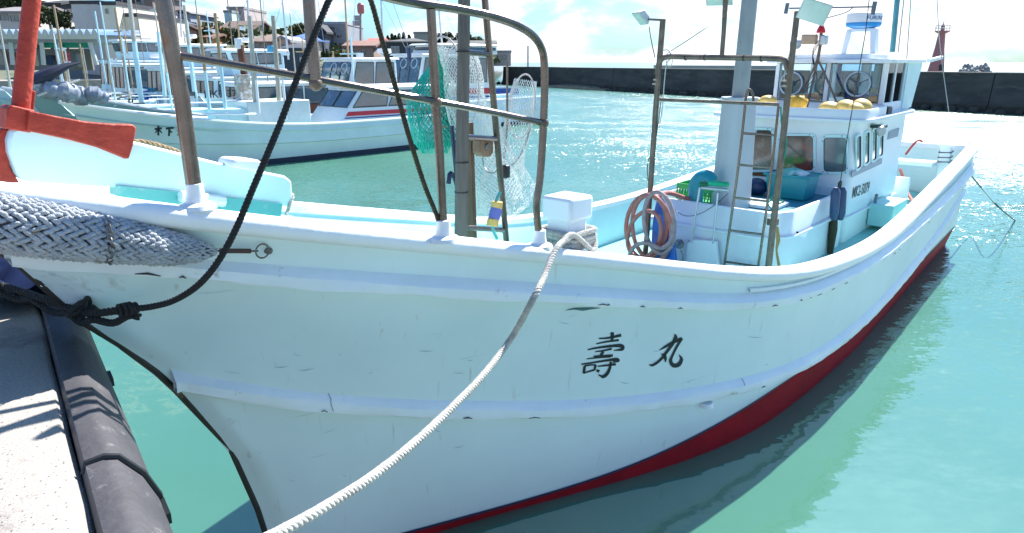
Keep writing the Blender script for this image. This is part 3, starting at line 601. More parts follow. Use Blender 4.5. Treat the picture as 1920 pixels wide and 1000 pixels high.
def lamp(c, n_, up, w_, h_, nm='flood_light', lens=True):
    n_ = Vector(n_).normalized(); X_ = Vector(up).cross(n_).normalized(); Z_ = n_.cross(X_); m = MB(); c = Vector(c)
    f = [c+X_*a*w_/2+Z_*b*h_/2+n_*.03 for a, b in ((-1,-1),(1,-1),(1,1),(-1,1))]; k = [c+X_*a*w_*.3+Z_*b*h_*.3-n_*.05 for a, b in ((-1,-1),(1,-1),(1,1),(-1,1))]
    m.hexa([k[0],k[1],f[1],f[0],k[3],k[2],f[2],f[3]]) if False else m.add(k+f, [(3,2,1,0),(4,5,6,7),(0,1,5,4),(1,2,6,5),(2,3,7,6),(3,0,4,7)])
    o = m.build(nm, M('lamp_case_grey', (.60,.62,.60), .45, var=.1), boat, bevel=.008)
    m = MB(); m.add([c+X_*a*w_*.44+Z_*b*h_*.44+n_*.033 for a, b in ((-1,-1),(1,-1),(1,1),(-1,1))], [(0,1,2,3)]); m.build('lens', M('lamp_lens', (.62,.70,.64), .15, coat=.5), o, fix=False); return o
lamp(q(1203,32), Vector((-.75,-.2,-.75)), (0,0,1), .20, .17)
m = MB(); m.bar(q(1205,36), q(1244,38), .022, .022, up=HX); m.build('lamp_bracket', rustpipe, boat)
lamp(q(1527,20), Vector((-.35,-.75,-.35)), (.35,.0,1), .26, .20)
m = MB(); m.bar(q(1490,24), q(1524,21), .022, .022, up=HX); m.build('lamp_bracket', rustpipe, boat)
lamp(q(1349,-6), Vector((-.2,-.5,-.8)), (0,0,1), .26, .2)
cb = MB(); cb.tube(smooth_curve([q(1258,96), q(1310,62), q(1385,10,7.2)], 5), .004, 5); cb.build('cable', black, boat)
cb = MB(); cb.tube(smooth_curve([q(1217,50), q(1221,75), q(1228,108)], 5), .005, 5); cb.build('cable', black, boat)
palecord = M('pale_cord', (.55,.53,.48), .7)
cb = MB(); cb.tube(smooth_curve([q(1233,118), q(1234,100), q(1252,94), q(1258,108), q(1250,120), q(1246,150), q(1242,200), q(1236,240)], 6), .006, 6); cb.tube([q(1255+6*math.cos(a), 112+14*math.sin(a)) for a in [i*.5 for i in range(13)]], .004, 5); cb.build('cord', palecord, boat)
cb = MB(); cb.tube(smooth_curve([q(1470,150), q(1476,112), q(1490,104), q(1497,112)], 5), .005, 5); cb.build('cable', palecord, boat)
cb = MB(); cb.tube(smooth_curve([q(1241,130), q(1238,200), q(1226,280), q(1216,300), q(1214,330), q(1222,370)], 5), .005, 5); cb.build('cable', black, boat)
# side ladder of the gantry
lq = lambda u, v: at_s(u, v, 6.62)
LADL = smooth_curve([lq(1357,505), lq(1371,410), lq(1386,300), lq(1396,210), lq(1399,180), lq(1404,168), lq(1411,176), lq(1413,190)], 4)
m = MB(); m.tube(LADL, .0135, 8); lad1 = m.build('ladder_rail', steel, boat)
m = MB(); m.tube([lq(1421,506), lq(1437,395), lq(1450,290), lq(1460,198)], .0135, 8); m.build('ladder_rail', steel, boat)
for a, b in (((1391,250),(1453,254)), ((1384,309),(1446,315)), ((1378,371),(1440,378)), ((1368,432),(1431,440)), ((1360,491),(1423,500))):
    m = MB(); m.tube([lq(*a), lq(*b)], .012, 7); m.build('ladder_rung', steel, boat)
# roller with its two rods and the hatch on the front of the coaming
fq = lambda u, v, s=6.66: at_s(u, v, s)
for a, b in (((1296,456),(1312,352)), ((1337,457),(1346,362))):
    m = MB(); m.tube([fq(*a), fq(*b)], .012, 8); m.build('roller_rod', M('pale_metal', (.55,.55,.58), .35, metal=.5), boat)
    m = MB(); m.ball(fq(a[0]-2, a[1], 6.70), .03, 10, 6, (1,1,1)); m.build('rod_socket', M('socket_blue', (.03,.05,.13), .5), boat)
m = MB(); m.tube([fq(1316,352), fq(1366,357)], .022, 12); m.build('roller_core', alu, boat)
m = MB(); pts = [fq(lerp(1330,1366,k/26), lerp(343,346,k/26), 6.64) for k in range(27)]; m.tube(pts, [.026+.004*(k % 2) for k in range(27)], 10); m.build('green_wrap', M('green_wrap', (.0,.42,.22), .5, var=.3, scale=20), boat)
m = MB(); m.ball(fq(1319,345), .045, 12, 8, (1.1,1,.7)); m.build('roller_knob', M('dark_green', (.0,.16,.06), .4, var=.4, scale=20), boat)
m = MB(); m.poly(rr3 := [fq(u, v, 6.69) for u, v in ((1300,448),(1345,452),(1352,520),(1284,512),(1290,455))], .05, HX); m.build('hatch_cover', white, boat, bevel=.012)
m = MB(); m.lathe([(.055,-.02),(.055,.0),(.04,.03),(.02,.04)], fq(1273,458,6.72), 14, -HX); m.tube(smooth_curve([fq(1276,470), fq(1280,480), fq(1279,500)], 4), .006, 6); m.build('deck_socket', M('socket_grey', (.35,.42,.42), .5, dirt=(.05,.06,.06), dcov=.5, dscale=20), boat)
cb = MB(); cb.tube(smooth_curve([fq(1266,395), fq(1285,405), fq(1310,402), fq(1340,385), fq(1365,363)], 5), .004, 5); cb.build('cable', black, boat)
# teal ventilator elbow
vq = lambda u, v: at_s(u, v, 6.95)
m = MB(); m.tube(smooth_curve([vq(1304,395), vq(1304,372), vq(1305,350), vq(1313,336), vq(1326,333), vq(1334,343)], 5), [.085]*26, 16); m.build('ventilator', tealp, boat)
cb = MB(); c0 = vq(1318,334); cb.tube([vq(1319+3*math.cos(a)-1, 338+16*math.sin(a)) for a in (-1.4,-.7,0,.7,1.4)], .005, 5); cb.build('vent_strap', black, boat)
# step box and valve by the cabin side
m = MB(); m.box(S(10.1, CP+.16, 1.03), (.7, .3, .30), HX, NX); m.build('side_locker', aqua, boat, bevel=.01)
m = MB(); m.tube(smooth_curve([at_b(1644,365,CP+.05), at_b(1641,380,CP+.06), at_b(1643,395,CP+.06), at_b(1640,415,CP+.06)], 4), .02, 8); m.build('valve_pipe', M('valve', (.2,.28,.28), .5, dirt=(.2,.1,.05), dcov=.5), boat)
m = MB(); m.lathe([(.0,0),(.06,.01),(.065,.03),(.055,.05)], at_b(1649,246,CP+.13), 16, NX*.8-HX*.5); m.build('deck_light', alu, boat)
m = MB(); m.box(at_b(1648,237,CP+.08), (.18,.16,.04), HX, NX); m.build('deck_light_hood', M('hood', (.02,.05,.05), .4), boat, bevel=.01)
# stern: transom rail, cross bench, bollard
m = MB(); m.bar(S(SE+.06, -1.42, 1.64), S(SE+.06, 1.42, 1.64), .16, .09); m.build('transom_rail', capwhite, boat, bevel=.015)
m = MB(); m.box(S(12.6, .45, 1.42), (.34, 1.1, .07), HX, NX); m.build('stern_bench', white, boat, bevel=.01)
sbp = sb(at_s(1771, 303, 12.75)); m = MB(); m.box(S(12.75, sbp[1], 1.45), (.15, .15, .5), HX, NX); m.box(S(12.75, sbp[1], 1.715), (.20, .20, .04), HX, NX); stb = m.build('stern_bollard', white, boat, bevel=.012)
m = MB()
for z in (1.52, 1.60, 1.45): m.tube([S(12.75+.088*sx, sbp[1]+.088*sy, z+.01*k) for k, (sx, sy) in enumerate(((-1,-1),(-1,1),(1,1),(1,-1)))], .008, 6, closed=True)
m.build('lashing', ropeblack, boat)
m = MB(); m.box(S(12.0, -.2, 1.15), (.5,.45,.5), HX, NX); m.build('stern_locker', tealp, boat, bevel=.01)
m = MB(); m.poly([S(11.3, z1, z2) for z1, z2 in ((.25,.85),(.95,.85),(.95,1.35),(.25,1.35))], .04, HX); m.build('engine_panel', white, boat)
m = MB(); m.lathe([(0,0),(.05,.005),(.062,.04),(.0,.06)], S(4.35, T2b(4.35)+.01, T2z(4.35)-.02), 16, Vector((0,0,-1))); m.build('scupper', white, boat)
scp = at_b(1428, 728, 0)
# bow timber plank standing on the foredeck
bq = lambda u, v, b=0.: at_b(u, v, b)
outline = [(8,262),(14,243),(32,236),(120,242),(240,263),(400,303),(525,328),(538,338),(541,385),(520,384),(400,372),(214,350),(120,344),(40,338),(26,327),(10,285)]
m = MB(); m.poly([bq(u, v) for u, v in outline], .10, NX); m.build('bow_plank', M('plank_paint', (.66,.86,.86), .45, var=.05, scale=2, dirt=(.6,.64,.6), dcov=.7, dscale=5), boat, bevel=.012)
m = MB(); m.poly([bq(u, v, .05) for u, v in ((422,300),(430,295),(470,297),(478,303),(478,322),(422,312))], .16, NX); m.build('plank_block', white, boat, bevel=.012)
m = MB(); m.poly([bq(u, v, .02) for u, v in ((212,346),(400,366),(520,380),(517,404),(400,392),(214,366))], .10, NX); m.build('plank_bearer', M('bearer_teal', (.12,.46,.44), .5, var=.15, dirt=(.3,.5,.48), dcov=.6), boat)
m = MB(); m.tube([bq(338,368,.10), bq(420,378,.10)], .028, 8); m.build('plank_bolster', white, boat)
# samson post for the mooring rope
BC = sb(at_b(1062, 467, .74)); bs, bb_ = BC[0], BC[1]
topz = sb(at_b(1062, 366, .74))[2]
m = MB(); m.box(S(bs, bb_, (topz+1.3)/2-.05), (.185, .185, topz-1.3-.1), HX, NX); m.box(S(bs, bb_, topz-.075), (.235, .235, .15), HX, NX); m.build('mooring_post', M('post_paint', (.80,.86,.92), .45, var=.04, dirt=(.6,.62,.6), dcov=.7), boat, bevel=.022)
# bow railing
bbf = lambda u: float(np.interp(u, [300,365,600,830,1015], [.40,.42,.62,.76,.84]))
rq = lambda u, v: at_b(u, v, bbf(u))
P1b = rq(368, 382)
m = MB(); m.tube([P1b, rq(355,290), rq(340,180), rq(322,90), at_b(306,0,.40), at_b(290,-90,.38)], [.031]*6, 12); m.build('railing_post', steel, boat)
m = MB(); m.tube(smooth_curve([rq(338,105), rq(450,124), rq(640,158), rq(823,192), rq(930,212), rq(1019,231)], 4), .0175, 10); m.build('railing_pipe', steel, boat)
m = MB(); m.tube(smooth_curve([rq(500,-75), rq(735,-3), rq(850,16), rq(930,33), rq(985,56), rq(1013,86), rq(1021,130), rq(1019,231), rq(1013,330), rq(1006,390), rq(1012,455)], 5), .0215, 10); m.build('railing_pipe', steel, boat)
m = MB(); m.tube([rq(832,438), rq(824,280), rq(817,190), rq(808,18)], .022, 10); m.build('railing_post', steel, boat)
m = MB(); m.tube([rq(592,158), rq(583,60), rq(574,-80)], .026, 10); m.build('railing_post', steel, boat)
for u, v in ((817,192),(1019,231),(592,158)):
    m = MB(); m.ball(rq(u, v), .031, 10, 6, (1,1,1)); m.build('weld', rustpipe, boat)
for u, v, r in ((368,378,.036),(832,440,.038),(1012,455,.036)):
    P = rq(u, v); m = MB(); m.lathe([(r*2.2,-.03),(r*2,-.012),(r*1.2,.0),(r,.03),(r*.95,.075),(r*.7,.078)], P, 16); m.build('post_collar', capwhite, boat)
# ladder of wood and pipe on the foredeck edge
wq = lambda u, v, b=.35: at_b(u, v, b)
m = MB(); m.tube([wq(864,470), wq(866,300), wq(869,120), wq(871,-60)], [.042,.040,.037,.035], 10); m.build('timber_post', wood, boat)
for v in (97, 304, 360):
    m = MB(); P = wq(lerp(869,865,v/400), v); m.lathe([(.041,-.003),(.044,-.003),(.044,.003),(.041,.003)], P, 16); m.build('post_band', black, boat)
m = MB(); m.tube([wq(951,470), wq(938,330), wq(922,150), wq(904,-60)], .020, 8); m.build('ladder_rail', steel, boat)
for a, b in (((872,98),(918,102)), ((872,257),(932,261)), ((872,427),(944,432))):
    m = MB(); m.tube([wq(*a), wq(*b)], .017, 8); m.build('ladder_rung', steel, boat)
m = MB(); m.bar(wq(886,470,.2), wq(878,230,.2), .06, .03, up=HX); m.build('brace_board', M('brown_board', (.16,.09,.05), .7, var=.3), boat)
# ------------------------------------------------------------------ writing on the hull
dg = bpy.context.evaluated_depsgraph_get(); hm = hull.data
hM = FR['fishing_boat']; bvh = BVHTree.FromPolygons([hM @ v.co for v in hm.vertices], [tuple(p.vertices) for p in hm.polygons])
def onhull(u, v, off=.004):
    d = ray(u, v).normalized(); loc, nrm, i, t = bvh.ray_cast(Vector((0,0,EYE)), d)
    if loc is None: return at_b(u, v, 1.2)
    if nrm.dot(d) > 0: nrm = -nrm
    return loc+nrm*off
ink = M('lettering_black', (.008,.012,.018), .45)
def stroke(mb, pts, ws, conv, n=6):    # flat brush stroke; points and widths in crop pixels
    P = [Vector((x, y)) for x, y in pts]; Q = []; W_ = []
    PP = smooth_curve([(p.x, p.y, 0) for p in P], n); m = len(PP)
    wi = np.interp(np.linspace(0, 1, m), np.linspace(0, 1, len(ws)), ws); rows = []
    for i in range(m):
        t = PP[min(i+1, m-1)]-PP[max(i-1, 0)]; t.normalize(); nn_ = Vector((-t.y, t.x, 0))*wi[i]/2; rows.append([conv(*(PP[i]+nn_*k).xy) for k in (1, 0, -1)])
    mb.grid(rows)
cv = lambda x, y: onhull(1040+x*.18, 560+y*.18)
m = MB()
for pts, ws in (([(460,415),(560,408),(690,380)],[14,20,30]), ([(597,350),(598,400),(592,440)],[34,34,22]), ([(432,470),(540,448),(665,432)],[12,18,22]),
    ([(342,532),(450,510),(600,492),(690,490),(706,512),(690,530),(612,540)],[12,20,28,38,40,28,6]), ([(418,552),(500,542),(592,522)],[10,16,22]), ([(505,550),(478,590)],[26,28]), ([(405,602),(500,596),(603,592)],[20,20,26]),
    ([(330,628),(470,612),(580,603)],[10,16,20]), ([(276,684),(420,662),(560,640),(640,632),(655,645),(600,662)],[14,18,24,34,36,8]),
    ([(310,700),(306,740),(298,778)],[26,28,22]), ([(310,700),(380,690),(428,692)],[18,14,18]), ([(425,692),(412,742)],[24,22]), ([(298,775),(350,760),(412,742)],[18,14,20]),
    ([(445,705),(540,694),(634,682)],[12,20,26]), ([(432,745),(462,758)],[22,34]), ([(582,655),(572,720),(545,780),(500,812),(452,790)],[22,28,34,34,8])):
    stroke(m, pts, ws, cv)
m.build('name_lettering', ink, boat, fix=False)
m = MB()
for pts, ws in (([(1088,538),(1150,500),(1230,455),(1300,425),(1325,415)],[6,24,30,36,34]), ([(1322,412),(1270,500),(1225,590),(1205,650),(1235,695),(1290,685),(1318,630),(1292,582)],[30,24,24,34,44,44,34,6]),
    ([(1245,370),(1258,400),(1225,470),(1160,560),(1090,645),(1020,692),(984,688)],[10,38,34,30,26,26,14]), ([(1108,578),(1140,590),(1150,625),(1152,662)],[12,34,32,8])):
    stroke(m, pts, ws, cv)
m.build('name_lettering', ink, boat, fix=False)
m = MB(); stroke(m, [(108,122),(200,105),(290,108),(380,100),(470,98)], [3,18,34,20,3], cv); m.build('scrape_mark', M('scrape', (.05,.13,.15), .6), boat, fix=False)
vs, fs = glyph_mesh('MK2-5079', .085)
A0 = at_b(1597, 372, CP+.005); B0 = at_b(1629, 360, CP+.005); wtx = max(v.x for v in vs); k = (B0-A0).length/wtx
m = MB(); zf = .135/ .065
m.add([A0+(B0-A0).normalized()*v.x*k+Vector((0,0,v.y*1.15*max(k,1))) for v in vs], fs); m.build('number_lettering', ink, boat, fix=False)

# small damage and joints on the hull and rails
rs = random.Random(3); m = MB()
for k in range(46):
    u = rs.uniform(230, 1300); yb = np.interp(u, [230,620,860,1040,1250,1400], [512,541,554,564,576,581]); L = rs.choice((6,9,14,24)); v = yb-rs.uniform(0,3)
    stroke(m, [(u, v), (u+L/2, v+rs.uniform(-1,1)), (u+L, v+L*.04)], [.4, rs.uniform(1.0,2.4), .4], lambda x, y: onhull(x, y, .05)+Vector((0,0,0)), 3) if False else None
for u0, v0, L, a, w_, in [(rs.uniform(300,1450), rs.uniform(590,720), rs.uniform(5,32), rs.uniform(-.2,.25), rs.uniform(.6,1.4)) for _ in range(15)]+[(rs.uniform(450,1150), rs.uniform(800,900), rs.uniform(5,26), rs.uniform(-.5,.5), rs.uniform(.5,1.2)) for _ in range(7)]:
    stroke(m, [(u0, v0), (u0+L*.5, v0+L*a*.5+1), (u0+L, v0+L*a)], [.3, w_, .3], lambda x, y: onhull(x, y, .004), 3)
stuff(m.build('scuff_mark', M('scuff_grey', (.34,.46,.49), .6), boat, fix=False)); m = MB()
for _ in range(34):
    u0, v0 = rs.uniform(70,230), rs.uniform(512,545); L = rs.uniform(4,16); stroke(m, [(u0, v0), (u0+L, v0+L*.35)], [.5, rs.uniform(1,2)], lambda x, y: onhull(x, y, .004), 2)
stuff(m.build('scrape_mark', M('scrape_pale', (.72,.76,.74), .6), boat, fix=False))
# dark chips and joints along the two rails
def rail_pt(s, fb, fz, dz, out): return S(s, fb(s)+out, fz(s)+dz)
m = MB()
for k in range(34):
    s = rs.uniform(.5, 9.5)**1.0; L = rs.uniform(.01,.09); fb, fz = (T1b, T1z) if rs.random() < .7 else (T2b, T2z)
    if fb is T2b and s < 1.1: continue
    if s > 3.5 and rs.random() < .6: continue
    m.tube([rail_pt(s, fb, fz, .003, .053), rail_pt(s+L/2, fb, fz, .010, .0545), rail_pt(s+L, fb, fz, .003, .053)], [.002, rs.uniform(.003,.006), .002], 5)
stuff(m.build('paint_chip', M('chip_dark', (.06,.06,.05), .8), boat))
for s in (1.62, 4.75):
    for fb, fz in ((T2b, T2z),):
        m = MB(); m.tube([rail_pt(s, fb, fz, .116, .014), rail_pt(s+.004, fb, fz, .08, .036), rail_pt(s-.006, fb, fz, .055, .0495), rail_pt(s+.004, fb, fz, .01, .0495)], .0015, 4); m.build('rail_joint', M('chip_dark', (.06,.06,.05), .8), boat)
m = MB(); stroke(m, [(1457,425),(1459,450),(1456,470),(1461,500)], [5,8,4,6], lambda x, y: at_s(x, y, 6.71), 4); m.build('rust_streak', M('rust_streak', (.50,.30,.10), .8), boat, fix=False)
m = MB(); m.box(at_s(1449,416,6.66), (.08,.10,.07), HX, NX); m.build('junction_box', M('brown_box', (.12,.09,.06), .6), boat, bevel=.008)
m = MB(); m.ball(at_b(1495,436,.86), .014, 8, 6); m.build('drain_hole', black, boat)
m = MB(); m.poly([at_s(u, v, CF-.004) for u, v in ((1405,320),(1442,323),(1441,332),(1405,329))], .006, HX); m.build('rusty_plate', M('rusty_plate', (.20,.09,.03), .8, var=.6, scale=30), boat)
# ------------------------------------------------------------------ things on and about the big boat
def laid_rope(path, r, pitch, name, mat, parent=None, strands=3, seg=9, n=6):
    """twisted rope: strands wound round the path"""
    P = [Vector(p) for p in path]; d = [0]
    for a, b in zip(P, P[1:]): d.append(d[-1]+(b-a).length)
    L = d[-1]; m = max(8, int(L/pitch*seg)); Q = []
    for i in range(m+1):
        t = L*i/m; k = min(max(np.searchsorted(d, t)-1, 0), len(P)-2); w_ = (t-d[k])/max(d[k+1]-d[k], 1e-6); Q.append(P[k].lerp(P[k+1], w_))
    mb = MB(); u = None; fr = []
    for i in range(m+1):
        T = (Q[min(i+1,m)]-Q[max(i-1,0)]).normalized()
        if u is None: u = (Vector((0,0,1)).cross(T) if abs(T.z) < .9 else Vector((1,0,0)).cross(T)).normalized()
        u = (u-T*u.dot(T)).normalized(); fr.append((u.copy(), T.cross(u)))
    for k in range(strands):
        pts = []
        for i in range(m+1):
            a = 2*math.pi*(L*i/m/pitch+k/strands); pts.append(Q[i]+(fr[i][0]*math.cos(a)+fr[i][1]*math.sin(a))*r*.5)
        mb.tube(pts, r*.56, n)
    return mb.build(name, mat, parent, ang=80, fix=False)
# anchor resting over the bow plank
aq = lambda u, v, b=0.: at_b(u, v, b)
AN = empty('anchor', aq(30, 240)); tag(AN, 'red painted iron anchor resting across the white bow plank of the large boat', 'anchor')
m = MB(); m.tube([aq(64,-60), aq(60,0), aq(48,110), aq(36,232)], [.030,.031,.032,.033], 16); m.build('shank', redlead, AN)
m = MB(); m.poly([aq(*p) for p in ((6,202),(14,196),(58,206),(60,214),(50,248),(4,240))], .115, NX); m.build('crown', redlead, AN, bevel=.006)
m = MB(); m.poly([aq(*p) for p in ((56,168),(66,172),(62,206),(53,206))], .02, NX); m.build('palm_rib', redlead, AN, bevel=.003)
def fluke(pts, th, b, nm='fluke'):
    m = MB(); m.poly([aq(u, v, b) for u, v in pts], th, NX); return m.build(nm, redlead, AN, bevel=.006)
fluke([(50,207),(110,219),(160,228),(205,232),(246,233),(252,240),(246,272),(238,297),(231,297),(180,276),(120,260),(48,245)], .05, .05)
fluke([(2,240),(30,246),(16,280),(14,310),(34,342),(-30,342),(-60,300)], .05, -.02)
# tan rope behind the plank
o = laid_rope(smooth_curve([at_b(244,268,-.10), at_b(270,268,-.10), at_b(310,278,-.10), at_b(345,292,-.10), at_b(352,300,-.10)], 6), .016, .07, 'rope', ropetan); tag(o, 'short tan laid rope lying behind the bow plank beside the thick railing post', 'rope')
# lashing at the after end of the plank
o = laid_rope(smooth_curve([at_b(541,360,.02), at_b(549,368,.04), at_b(544,380,.05), at_b(540,396,.05), at_b(536,402,.06)], 6), .010, .05, 'cord', ropewhite); tag(o, 'frayed pale cord tied round the after end of the bow plank', 'rope')
# woven rope fender along the bow
FN = empty('rope_fender', S(.5, .45, 2.2)); tag(FN, 'fat grey white braided rope fender lashed along the bow with chain', 'fender')
fu = [-170,-100,-40,0,60,120,200,270,320,360,385,402]; fv = [398,406,414,419,428,437,448,458,465,469,471,472]; fr = [.088,.095,.098,.098,.097,.094,.087,.076,.063,.048,.033,.010]
fbb = [.19,.23,.27,.30,.33,.355,.385,.41,.425,.435,.44,.44]
FP = [at_b(u, v, b) for u, v, b in zip(fu, fv, fbb)]; FPs = smooth_curve(FP, 12)
fi = np.interp(np.linspace(0, 1, len(FPs)), np.linspace(0, 1, len(FP)), fr)
m = MB(); m.tube(FPs, [max(x-.012, .002) for x in fi], 14); m.build('core', M('fender_core', (.14,.14,.14), .9), FN)
dd = [0]
for a, b in zip(FPs, FPs[1:]): dd.append(dd[-1]+(b-a).length)
TL = dd[-1]; rows_n = int(TL/.0185); m = MB()
for i in range(rows_n):
    t = TL*(i+.5)/rows_n; k = min(max(np.searchsorted(dd, t)-1, 0), len(FPs)-2); w_ = (t-dd[k])/(dd[k+1]-dd[k]); C0 = FPs[k].lerp(FPs[k+1], w_); R = lerp(fi[k], fi[k+1], w_)
    T = (FPs[k+1]-FPs[k]).normalized(); U = Vector((0,0,1)).cross(T).normalized(); V = T.cross(U)
    nn_ = 22 if R > .045 else 14
    for j in range(nn_):
        a = 2*math.pi*(j+.5*(i % 2))/nn_; sgn = 1 if j % 2 else -1; da = 2*math.pi/nn_*.62; jit = rnd.uniform(-.005,.005); hj = rnd.uniform(-.003,.004); da *= rnd.uniform(.85,1.15)
        pts = []
        for q_, ht in ((-1,-.010),(-.45,.004),(.1,.008),(.6,.002),(1,-.010)):
            aa = a+sgn*da*q_*.55; pts.append(C0+T*(q_*.021+jit)+(U*math.cos(aa)+V*math.sin(aa))*(R-.004+hj+ht*min(1, R/.06)))
        sc_ = min(1, max(R/.07,.35)); m.tube(pts, [.004*sc_,.0085*sc_,.0100*sc_,.0085*sc_,.004*sc_], 6, caps=False)
stuff(m.build('braided_cover', M('fender_rope', (.52,.56,.61), .85, var=.35, scale=9, bump=.8, bscale=160, dirt=(.30,.25,.19), dcov=.56, dscale=9), FN, ang=80, fix=False))
chainm = M('chain_steel', (.22,.2,.19), .4, metal=.7, var=.4, dirt=(.14,.07,.04), dcov=.55, dscale=30)
def link(C0, d, side, L=.036, w_=.011, r=.0032):
    d = d.normalized(); side = (side-d*side.dot(d)).normalized(); pts = []
    for i in range(12):
        a = 2*math.pi*i/12; pts.append(C0+d*math.sin(a)*(L/2)+side*math.cos(a)*w_)
    mm = MB(); mm.tube(pts, r, 6, closed=True); return mm
cpts = smooth_curve([at_b(197,408,.42), at_b(205,425,.475), at_b(208,448,.485), at_b(209,470,.475), at_b(205,492,.43), at_b(196,480,.36)], 10)
dd2 = [0]
for a, b in zip(cpts, cpts[1:]): dd2.append(dd2[-1]+(b-a).length)
nl = int(dd2[-1]/.027)
for i in range(nl):
    t = dd2[-1]*(i+.5)/nl; k = min(max(np.searchsorted(dd2, t)-1, 0), len(cpts)-2); w_ = (t-dd2[k])/(dd2[k+1]-dd2[k]); C0 = cpts[k].lerp(cpts[k+1], w_); d = cpts[k+1]-cpts[k]
    link(C0, d, (HX if i % 2 else NX)).build('chain_link', chainm, FN, fix=False)
m = MB(); m.tube([at_b(398,471,.44), at_b(415,470.5,.45)], .004, 6); m.tube([at_b(412,470.5,.45), at_b(470,471,.475)], .011, 10); m.tube([at_b(468,471,.475), at_b(484,471,.48)], .004, 6); m.build('turnbuckle', M('brown_iron', (.09,.05,.04), .5, metal=.3, var=.4), FN)
RCn = at_b(492,471,.485); m = MB(); m.tube([RCn+HX*math.cos(a)*.032+Vector((0,0,math.sin(a)*.032)) for a in [2*math.pi*i/20 for i in range(20)]], .0042, 6, closed=True); m.build('ring', chainm, FN)
m = MB(); m.lathe([(.018,-.01),(.016,.012),(.006,.02)], onhull(503,470,.0), 12, NX); m.build('eye_plate', chainm, FN)
# black mooring rope: over the railing, down past the bow, round the stem to the quay
pth = smooth_curve([at_b(668,-60,.70), at_b(640,-40,.74), at_b(615,5,.76), at_b(588,70,.77), at_b(560,140,.78), at_b(522,240,.78), at_b(480,340,.78), at_b(442,430,.76), at_b(408,492,.73), at_b(370,536,.66), at_b(325,564,.56), at_b(285,575,.47), at_b(252,579,.40)], 8)
RP = empty('black_rope', at_b(252,579,.4)); tag(RP, 'thin black rope hanging from the bow railing and curving along the hull to the quay', 'rope')
laid_rope(pth, .0135, .05, 'rope_line', ropeblack, RP)
k1 = smooth_curve([at_b(256,578,.40), at_b(215,583,.30), at_b(170,588,.18), at_b(140,582,.08), at_b(110,570,-.05), at_b(60,553,-.25), at_b(20,540,-.4), at_b(-60,520,-.6)], 8)
laid_rope(k1, .017, .075, 'thick_rope_line', ropeblack, RP)
laid_rope([p+Vector((.01,-.01,-.035+.012*math.sin(i*.5))) for i, p in enumerate(k1)], .016, .06, 'thick_rope_line', ropeblack, RP)
m = MB()
for cu, cv_, b0_, rr in ((248,579,.40,.018),(228,581,.36,.020),(238,580,.38,.022)):
    C0 = at_b(cu, cv_, b0_)
    for k in range(3): m.tube([C0+HX*(-.008+k*.011)+(NX*math.cos(a)+Vector((0,0,1))*math.sin(a))*rr for a in [2*math.pi*i/12 for i in range(12)]], .008, 6, closed=True)
for k in range(9):
    C0 = at_b(150+rnd.uniform(-22,22), 580+rnd.uniform(-8,8), .12); ax = Vector((rnd.uniform(-1,1), rnd.uniform(-1,1), rnd.uniform(-1,1))).normalized(); a1 = ax.orthogonal().normalized(); a2 = ax.cross(a1)
    m.tube([C0+(a1*math.cos(a)*.033+a2*math.sin(a)*.022) for a in [2*math.pi*i/14 for i in range(14)]], .010, 6, closed=True)
stuff(m.build('knot', ropeblack, RP, ang=80))
o = laid_rope(smooth_curve([at_b(664,-75,.72), at_b(695,0,.74), at_b(712,60,.75), at_b(735,140,.76), at_b(765,250,.77), at_b(795,345,.76), at_b(815,395,.75), at_b(829,436,.74)], 8), .0125, .05, 'rope', M('olive_rope', (.055,.045,.022), .85, var=.6, scale=30)); tag(o, 'dark olive rope running from above down to the foot of the middle railing post', 'rope')
# white laid mooring rope
WR = empty('white_mooring_rope', S(bs, bb_, 1.9)); tag(WR, 'thick white twisted rope from the square white post down across the hull', 'rope')
wp = [S(bs-.13, bb_+.05, 2.05), S(bs-.14, bb_+.135, 2.0)]
pts = [at_b(1072,442,.88), at_b(1054,455,.95), at_b(1046,463,1.0), at_b(1035,482,1.03), at_b(1020,520,1.10), at_b(1000,560,1.18)]
for u, v, y in ((955,640,3.55),(905,705,3.20),(850,762,2.85),(780,828,2.50),(700,892,2.17),(610,950,1.90),(520,1000,1.70),(420,1045,1.5)):
    pts.append(at(u, v, y))
laid_rope(smooth_curve(pts, 10), .0185, .068, 'rope_line', ropewhite, WR, seg=10)
for k, (z, tl) in enumerate(((2.03,.012),(1.995,.0),(1.955,-.02),(2.06,.0))):
    h_ = .128; cs = [(-h_,-h_),(0,-h_*1.08),(h_,-h_),(h_*1.08,0),(h_,h_),(0,h_*1.08),(-h_,h_),(-h_*1.08,0)]
    pp = [S(bs+a, bb_+b, z-.08+tl*math.sin(i)) for i, (a, b) in enumerate(cs)]; pp.append(pp[0]); laid_rope(smooth_curve(pp, 4), .017, .065, 'rope_turn', ropewhite, WR)
laid_rope(smooth_curve([S(bs+.12, bb_+.14, 1.90), S(bs+.02, bb_+.19, 1.87), at_b(1075,440,.9), at_b(1052,456,.95)], 5), .017, .065, 'rope_turn', ropewhite, WR)
